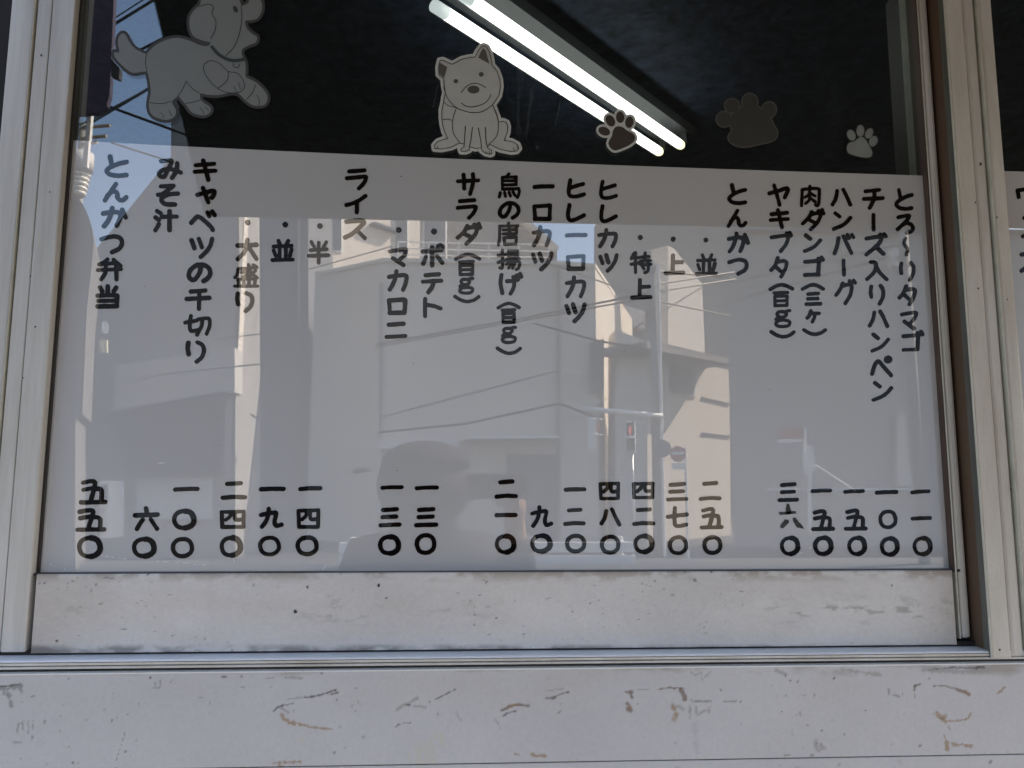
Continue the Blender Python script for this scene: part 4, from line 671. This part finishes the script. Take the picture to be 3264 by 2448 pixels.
def ped(label, u, v, D, yaw, lit):
    t = thing('pedestrian_signal', label, 'pedestrian signal', mir(u, v, D), 'pedestrian signals')
    def part(nm, a, b, m_, bev=.01):
        bm = bmesh.new(); box(bm, a, b, bev); o = link(nm, bm, m_); o.parent = t; return o
    part('housing', (-.095, -.09, -.285), (.095, .06, .285), WHT, .03); part('upper_lens', (-.07, .061, .03), (.07, .066, .25), mat('signal_lens', (.10, .09, .095), .3)); part('lower_lens', (-.07, .061, -.25), (.07, .066, -.03), mat('signal_lens_dark', (.07, .085, .10), .3))
    bm = bmesh.new(); tube(bm, [Vector((0, .068, .20)), Vector((0, .068, .18))], .018, 8); tube(bm, [Vector((0, .068, .165)), Vector((0, .068, .10))], [.028, .02], 8); tube(bm, [Vector((0, .068, .10)), Vector((0, .068, .05))], [.02, .014], 8)
    o = link('standing_figure', bm, mat('red_lit_figure', (.7, .1, .08), .4, emit=(1, .12, .08), estr=.22 if lit else 0)); o.parent = t
    part('visor', (-.10, .06, .262), (.10, .14, .28), WHT, .004); part('visor', (-.10, .06, -.016), (.10, .14, 0), WHT, .004); t.rotation_euler.z = math.radians(yaw); return t
ped('pedestrian signal with red standing figure hanging under the arm', 2008, 1395, 12.5, 8, True); ped('pedestrian signal turned side on near the arm end', 1893, 1385, 12.4, -70, False)
bm = bmesh.new(); a = mir(2014, 1440, 12.6); tube(bm, [a, Vector((a.x, a.y, 0))], .03, 8); tag(link('signal_post', bm, STL, None, True), 'thin grey post under the red figure signal', 'signal post')
def disc(nm, u, v, D, r, m_, thick=.012, parent=None):
    c = mir(u, v, D); bm = bmesh.new(); prism(bm, [c+Vector((r*math.cos(k), 0, r*math.sin(k))) for k in np.linspace(0, 2*math.pi, 32, endpoint=False)], (0, -thick, 0)); return link(nm, bm, m_, parent)
t = thing('no_entry_sign', 'round red no entry sign with white bar above a small plate', 'road sign', (0, 0, 0))
disc('sign_face', 2161, 1447, 12.0, .135, RED, .01, t); cc = mir(2161, 1445, 11.98); boxo('white_bar', (cc.x-.10, cc.y, cc.z-.024), (cc.x+.10, cc.y+.006, cc.z+.024), WHT, t)
cc = mir(2163, 1486, 11.98); boxo('text_plate', (cc.x-.11, cc.y-.01, cc.z-.055), (cc.x+.11, cc.y, cc.z+.055), WHT, t)
bm = bmesh.new(); a = mir(2184, 1425, 12.02); tube(bm, [a, Vector((a.x, a.y, 0))], .022, 8); link('post', bm, WHT, t)
t = disc('round_sign', 2112, 1430, 12.6, .155, mat('sign_back_grey', (.16, .17, .19), .6)); tag(t, 'round sign turned away, dark grey back, on the signal pole', 'road sign')
t = thing('shop_signboard', 'red and white signboard on a white post, reflected in the lower right', 'signboard', (0, 0, 0))
w = Wall(2484, 11.2); w.mass('red_board', R4(2484, 1366, 2568, 1398), .06, RED, t); w.mass('white_board', [(2484, 1400), (2568, 1398), (2568, 1408), (2484, 1412)], .06, WHT, t); w.mass('post', R4(2564, 1364, 2571, 1470), .05, WHT, t, .06)
t = thing('banner', 'crumpled white banner hanging on a pole, reflected beside the signboard', 'banner', (0, 0, 0))
w.mass('cloth', [(2573, 1418), (2592, 1420), (2600, 1505), (2566, 1512), (2555, 1446), (2572, 1444)], .03, WHT, t, .15); w.mass('banner_pole', R4(2578, 1505, 2587, 1700), .04, WHT, t, .12)
bm = bmesh.new(); tube(bm, [w.pt(2600, 1482, .1), w.pt(2725, 1565, .1)], .015); link('guy_line', bm, WHT, t)
t, a = pole('utility_pole', 'lattice hung utility pole with bright fittings reflected at the right edge', 2880, 740, 11.4, .07)
bm = bmesh.new(); rr = random.Random(4)
for (va, vb, n) in ((760, 960, 9), (1000, 1330, 16)):
    for k in range(n):
        v = va+(vb-va)*k/n; u = 2872+rr.uniform(-14, 20); p = mir(u, v, 11.2); box(bm, p-Vector((.03+.04*rr.random(), .03, .008)), p+Vector((.03+.05*rr.random(), .03, .02+.03*rr.random())))
link('fitting', bm, CON, t)
bm = bmesh.new(); box(bm, mir(2846, 790, 11.3)-Vector((0, .2, 0)), mir(2868, 850, 11.3), .02); link('cabinet', bm, STL, t)
# guard rail at the far kerb
t = thing('guard_rail', 'white guard rail on the far kerb, reflected near the bottom edge', 'guard rail', (0, 0, 0)); bm = bmesh.new(); yk = -10.5
for z0_, z1_ in ((.40, .55), (.22, .36)): box(bm, (-1.9, yk-.03, z0_), (2.4, yk+.03, z1_), .01)
link('rail', bm, WHT, t)
for i in range(4):
    x_ = -1.7+i*1.3; bm = bmesh.new(); tube(bm, [Vector((x_, yk-.06, .0)), Vector((x_, yk-.06, .62))], .05, 10); link('post', bm, WHT, t)
# wires
wn = 0
def wire(label, pts, r=.012, sag=0):
    P = [mir(*p) for p in pts]
    if len(P) == 2:
        P = [P[0].lerp(P[1], k/10)-Vector((0, 0, sag*4*(k/10)*(1-k/10))) for k in range(11)]
    bm = bmesh.new(); tube(bm, P, r, 6); return tag(link('overhead_wire', bm, BLK), label, 'wire', 'overhead wires')
WL = 'thin black overhead wire across the mirrored street'
wire('thick black overhead cable crossing the mirrored sky above the leaping dog', [(345, 88, 8), (520, -20, 8)], .017)
wire('pair of black overhead cables at the tail of the leaping dog', [(360, 60, 8), (500, -30, 8)], .008)
wire('black overhead cable passing behind the leaping dog', [(420, 172, 8.5), (640, 60, 8.5)], .017)
wire('twisted black overhead cable falling to the left pole', [(255, 412, 12), (490, 272, 9)], .020)
wire('second twisted cable beside the thick one at left pole', [(255, 398, 12), (480, 280, 9)], .016)
wire('black overhead cable descending to the board edge under the dog', [(330, 333, 9), (640, 446, 9)], .019)
wire('thin cable from board edge toward the grey roof at left', [(355, 455, 12), (560, 520, 13)], .014)
for pts, r in (([(1196, 1098, 15), (1700, 1008, 13.5), (2085, 930, 13)], .020), ([(1190, 1108, 15), (1700, 1016, 13.5), (2085, 945, 13)], .016), ([(1207, 1332, 16.4), (1783, 1180, 16.4), (1900, 1208, 17)], .016), ([(1207, 1378, 16.2), (1480, 1352, 16.2), (1783, 1286, 16.2), (1910, 1335, 17)], .028), ([(1700, 1030, 14), (1900, 1085, 13.5), (2330, 1165, 13)], .022),
               ([(2097, 865, 12.9), (2330, 885, 15)], .02), ([(2097, 905, 12.9), (2340, 868, 15)], .02), ([(2097, 960, 12.9), (2330, 1008, 15)], .016), ([(2020, 1048, 12.9), (2250, 908, 14)], .012), ([(2090, 930, 13), (2345, 890, 15)], .02), ([(800, 1320, 13.8), (820, 1335, 13.8)], .02), ([(690, 1080, 13.2), (830, 1065, 13.2)], .012), ([(240, 1280, 12), (500, 1195, 13), (830, 1160, 13.2)], .014), ([(560, 760, 13.5), (620, 770, 13.5)], .01), ([(980, 860, 16), (1250, 785, 16)], .012), ([(1780, 850, 16), (2020, 935, 13)], .014), ([(2335, 960, 12.8), (2900, 800, 11.4)], .012), ([(2335, 900, 12.8), (2900, 770, 11.4)], .010)):
    wire(WL, pts, r)
# ------------------------------------------------------------------ hanging sign beside the awning
t = thing('hanging_sign', 'dark purple hanging sign with a rounded lower end reflected at the upper left', 'sign', (0, 0, 0))
w = Wall(300, 2.6); w.mass('sign_body', [(238, -120), (366, -120), (356, 120), (348, 300), (338, 335), (312, 356), (262, 362), (225, 362)], .03, mat('dark_purple_cloth', (.075, .07, .115), .7, .2, var=.15, scale=12), t)
w.mass('clip', [(352, 185), (366, 200), (380, 215), (377, 250), (352, 240)], .03, BLK, t, .05); bm = bmesh.new(); tube(bm, [Vector((w.pt(300, -110).x, w.pt(300, -110).y-.06, w.pt(300, -110).z)), Vector((w.pt(300, -110).x, w.pt(300, -110).y-.06, 2.9))], .015); link('hanger', bm, STL, t)
# ------------------------------------------------------------------ the photographer, seen only as a dark reflection
def skin(name, chains, m_, parent=None, sub=2):
    V, E_, R = [], [], []; key = {}
    def vid(p, r):
        k = tuple(round(c, 4) for c in p)
        if k not in key: key[k] = len(V); V.append(p); R.append(r)
        return key[k]
    for ch in chains:
        ids = [vid(p, r) for *p, r in ch]
        E_ += [(a, b) for a, b in zip(ids, ids[1:])]
    me = bpy.data.meshes.new(name); me.from_pydata(V, E_, []); o = bpy.data.objects.new(name, me); COL.objects.link(o); me.materials.append(m_)
    sk = o.modifiers.new('Skin', 'SKIN'); sk.use_smooth_shade = True
    for i, d in enumerate(me.skin_vertices[0].data):
        d.radius = (R[i], R[i]) if not isinstance(R[i], tuple) else R[i]; d.use_root = i == 0
    sb = o.modifiers.new('Sub', 'SUBSURF'); sb.levels = sub; sb.render_levels = sub
    if parent: o.parent = parent
    return o
SKINM = mat('skin', (.30, .19, .14), .5, .3); JACK = mat('dark_navy_jacket', (.02, .022, .032), .8, .2, var=.2, scale=20); SLV = mat('grey_green_sleeve', (.16, .17, .145), .85, .2, var=.15, scale=30); TRO = mat('dark_trousers', (.035, .035, .04), .8); CAPM2 = mat('dark_knit_cap', (.02, .022, .032), .9, .1, var=.2, scale=60)
PX, PY = -.13, -1.33
head = (PX, PY+.02, 1.475)
body = [[(PX, PY-.06, .82, .12), (PX, PY-.06, .95, .13), (PX, PY-.05, 1.12, .135), (PX, PY-.04, 1.24, .12), (PX, PY-.02, 1.31, .06), (PX, PY, 1.37, .052), (PX, PY+.02, 1.43, .078), (PX, PY+.025, 1.49, .088), (PX, PY+.015, 1.535, .06)]]
for s in (-1, 1):
    el, wr, hn = ((PX+.27, PY+.04, 1.03), (PX+.235, PY+.33, 1.37), (PX+.25, PY+.38, 1.41)) if s > 0 else ((PX-.25, PY-.06, .98), (PX-.25, PY+.06, .76), (PX-.245, PY+.08, .69))
    body.append([(PX, PY-.04, 1.24, .12), (PX+s*.17, PY-.04, 1.23, .055), (*el, .042), (*[(p+q)/2 for p, q in zip(el, wr)], .036), (*wr, .026), (*hn, .03)])
    body.append([(PX, PY-.06, .82, .12), (PX+s*.09, PY-.06, .78, .085), (PX+s*.10, PY-.04, .48, .055), (PX+s*.10, PY-.07, .17, .035), (PX+s*.105, PY+.07, .145, .032)])
    hx, hy, hz = hn
    for k in range(4):
        body.append([(hx, hy, hz, .03), (hx-.012, hy+.012, hz+.03-.018*k, .0095), (hx-.035, hy+.024, hz+.042-.019*k, .0085), (hx-.058-.002*k, hy+.016, hz+.04-.019*k, .0075)] if s > 0 else
                    [(hx, hy, hz, .03), (hx+.004, hy-.03+.018*k, hz-.05, .0095), (hx+.008, hy-.026+.018*k, hz-.08-.004*(k % 3), .0085), (hx+.016, hy-.022+.018*k, hz-.10-.004*(k % 3), .0075)])
    body.append([(hx, hy, hz, .03), (hx-.015, hy-.014, hz+.02, .0095), (hx-.04, hy-.018, hz+.026, .008)] if s > 0 else [(hx, hy, hz, .03), (hx+.012, hy+.034, hz-.02, .0095), (hx+.018, hy+.045, hz-.05, .008)])
body.append([(PX, PY+.025, 1.49, .088), (PX, PY+.112, 1.475, .014)])
for s in (-1, 1): body.append([(PX, PY+.025, 1.49, .088), (PX+s*.088, PY+.005, 1.475, .016)])
person = skin('person', body, SKINM); tag(person, 'person in a dark jacket and cap holding up a phone, mirrored in the board', 'person')
skin('jacket', [[(PX, PY-.06, .78, .165), (PX, PY-.06, .95, .165), (PX, PY-.05, 1.12, .165), (PX, PY-.04, 1.235, .14), (PX, PY-.02, 1.315, .078)]]+[[(PX, PY-.04, 1.235, .14), (PX+.175, PY-.04, 1.225, .078), (PX+.275, PY+.035, 1.02, .066), (PX+.255, PY+.18, 1.19, .055), (PX+.24, PY+.29, 1.32, .045)], [(PX, PY-.04, 1.235, .14), (PX-.175, PY-.04, 1.225, .078), (PX-.25, PY-.06, .98, .064), (PX-.25, PY+.02, .83, .05)]], SLV if False else JACK, person)
skin('trousers', [[(PX, PY-.06, .82, .14), (PX+s*.09, PY-.06, .76, .10), (PX+s*.10, PY-.04, .48, .075), (PX+s*.10, PY-.07, .19, .06)] for s in (-1, 1)], TRO, person)
bm = bmesh.new(); bmesh.ops.create_uvsphere(bm, u_segments=24, v_segments=14, radius=1)
for v in bm.verts:
    x_, y_, z_ = v.co; v.co = Vector((PX+x_*.128, PY+.02+y_*.128, 1.49+z_*.072+(.0 if z_ > -.2 else .02)))
link('cap', bm, CAPM2, person, True)
bm = bmesh.new(); bmesh.ops.create_uvsphere(bm, u_segments=32, v_segments=20, radius=1)
bmesh.ops.delete(bm, geom=[f for f in bm.faces if f.calc_center_median().y > .62 and abs(f.calc_center_median().x) < .62 and -.72 < f.calc_center_median().z < .42], context='FACES')
for v in bm.verts: v.co = Vector((PX-.004+v.co.x*.136, PY+.0+v.co.y*.135, 1.435+v.co.z*.128))
ho_ = link('hood', bm, JACK, person, True); sm_ = ho_.modifiers.new('thickness', 'SOLIDIFY'); sm_.thickness = .006
bm = bmesh.new(); prism(bm, [Vector((PX-.12+.02*math.cos(a)*0+(-.075)*(.5+.5*math.cos(a)), PY+.06+.10*math.sin(a), 1.485-.018*(.5+.5*math.cos(a)))) for a in np.linspace(-1.5, 1.5, 12)], (0, 0, .008)); link('cap_brim', bm, CAPM2, person)
bm = bmesh.new(); tube(bm, [Vector((PX, PY-.01, 1.29)), Vector((PX, PY+.0, 1.35)), Vector((PX, PY+.02, 1.40)), Vector((PX, PY+.026, 1.445)), Vector((PX, PY+.026, 1.47))], [.105, .09, .105, .118, .112], 24); link('added_face_cover', bm, CAPM2, person, True)  # added dark tube over neck and lower face, keeps the head a silhouette
EYE = mat('eye_white', (.7, .7, .68), .2); PUP = mat('pupil', (.02, .02, .02), .2); LIP = mat('lips', (.36, .17, .15), .5)
for s in (-1, 1):
    for nm, r_, dy, m_ in (('eye', .013, .0, EYE), ('pupil', .006, .010, PUP)):
        bm = bmesh.new(); bmesh.ops.create_uvsphere(bm, u_segments=12, v_segments=8, radius=r_); bmesh.ops.translate(bm, vec=(PX+s*.034, PY+.103+dy, 1.492), verts=bm.verts); link(nm, bm, m_, person, True)
bm = bmesh.new(); tube(bm, [Vector((PX-.024, PY+.092, 1.432)), Vector((PX, PY+.102, 1.430)), Vector((PX+.024, PY+.092, 1.432))], [.003, .006, .003], 8); link('mouth', bm, LIP, person, True)
ph = thing('phone', 'black phone held up sideways in front of the person', 'phone', (0, 0, 0))
boxo('phone_body', (-.012, -.918, 1.405), (.135, -.909, 1.466), mat('black_phone', (.03, .03, .035), .3), ph, .004)
boxo('screen', (-.006, -.9195, 1.410), (.128, -.9183, 1.461), DKW, ph)
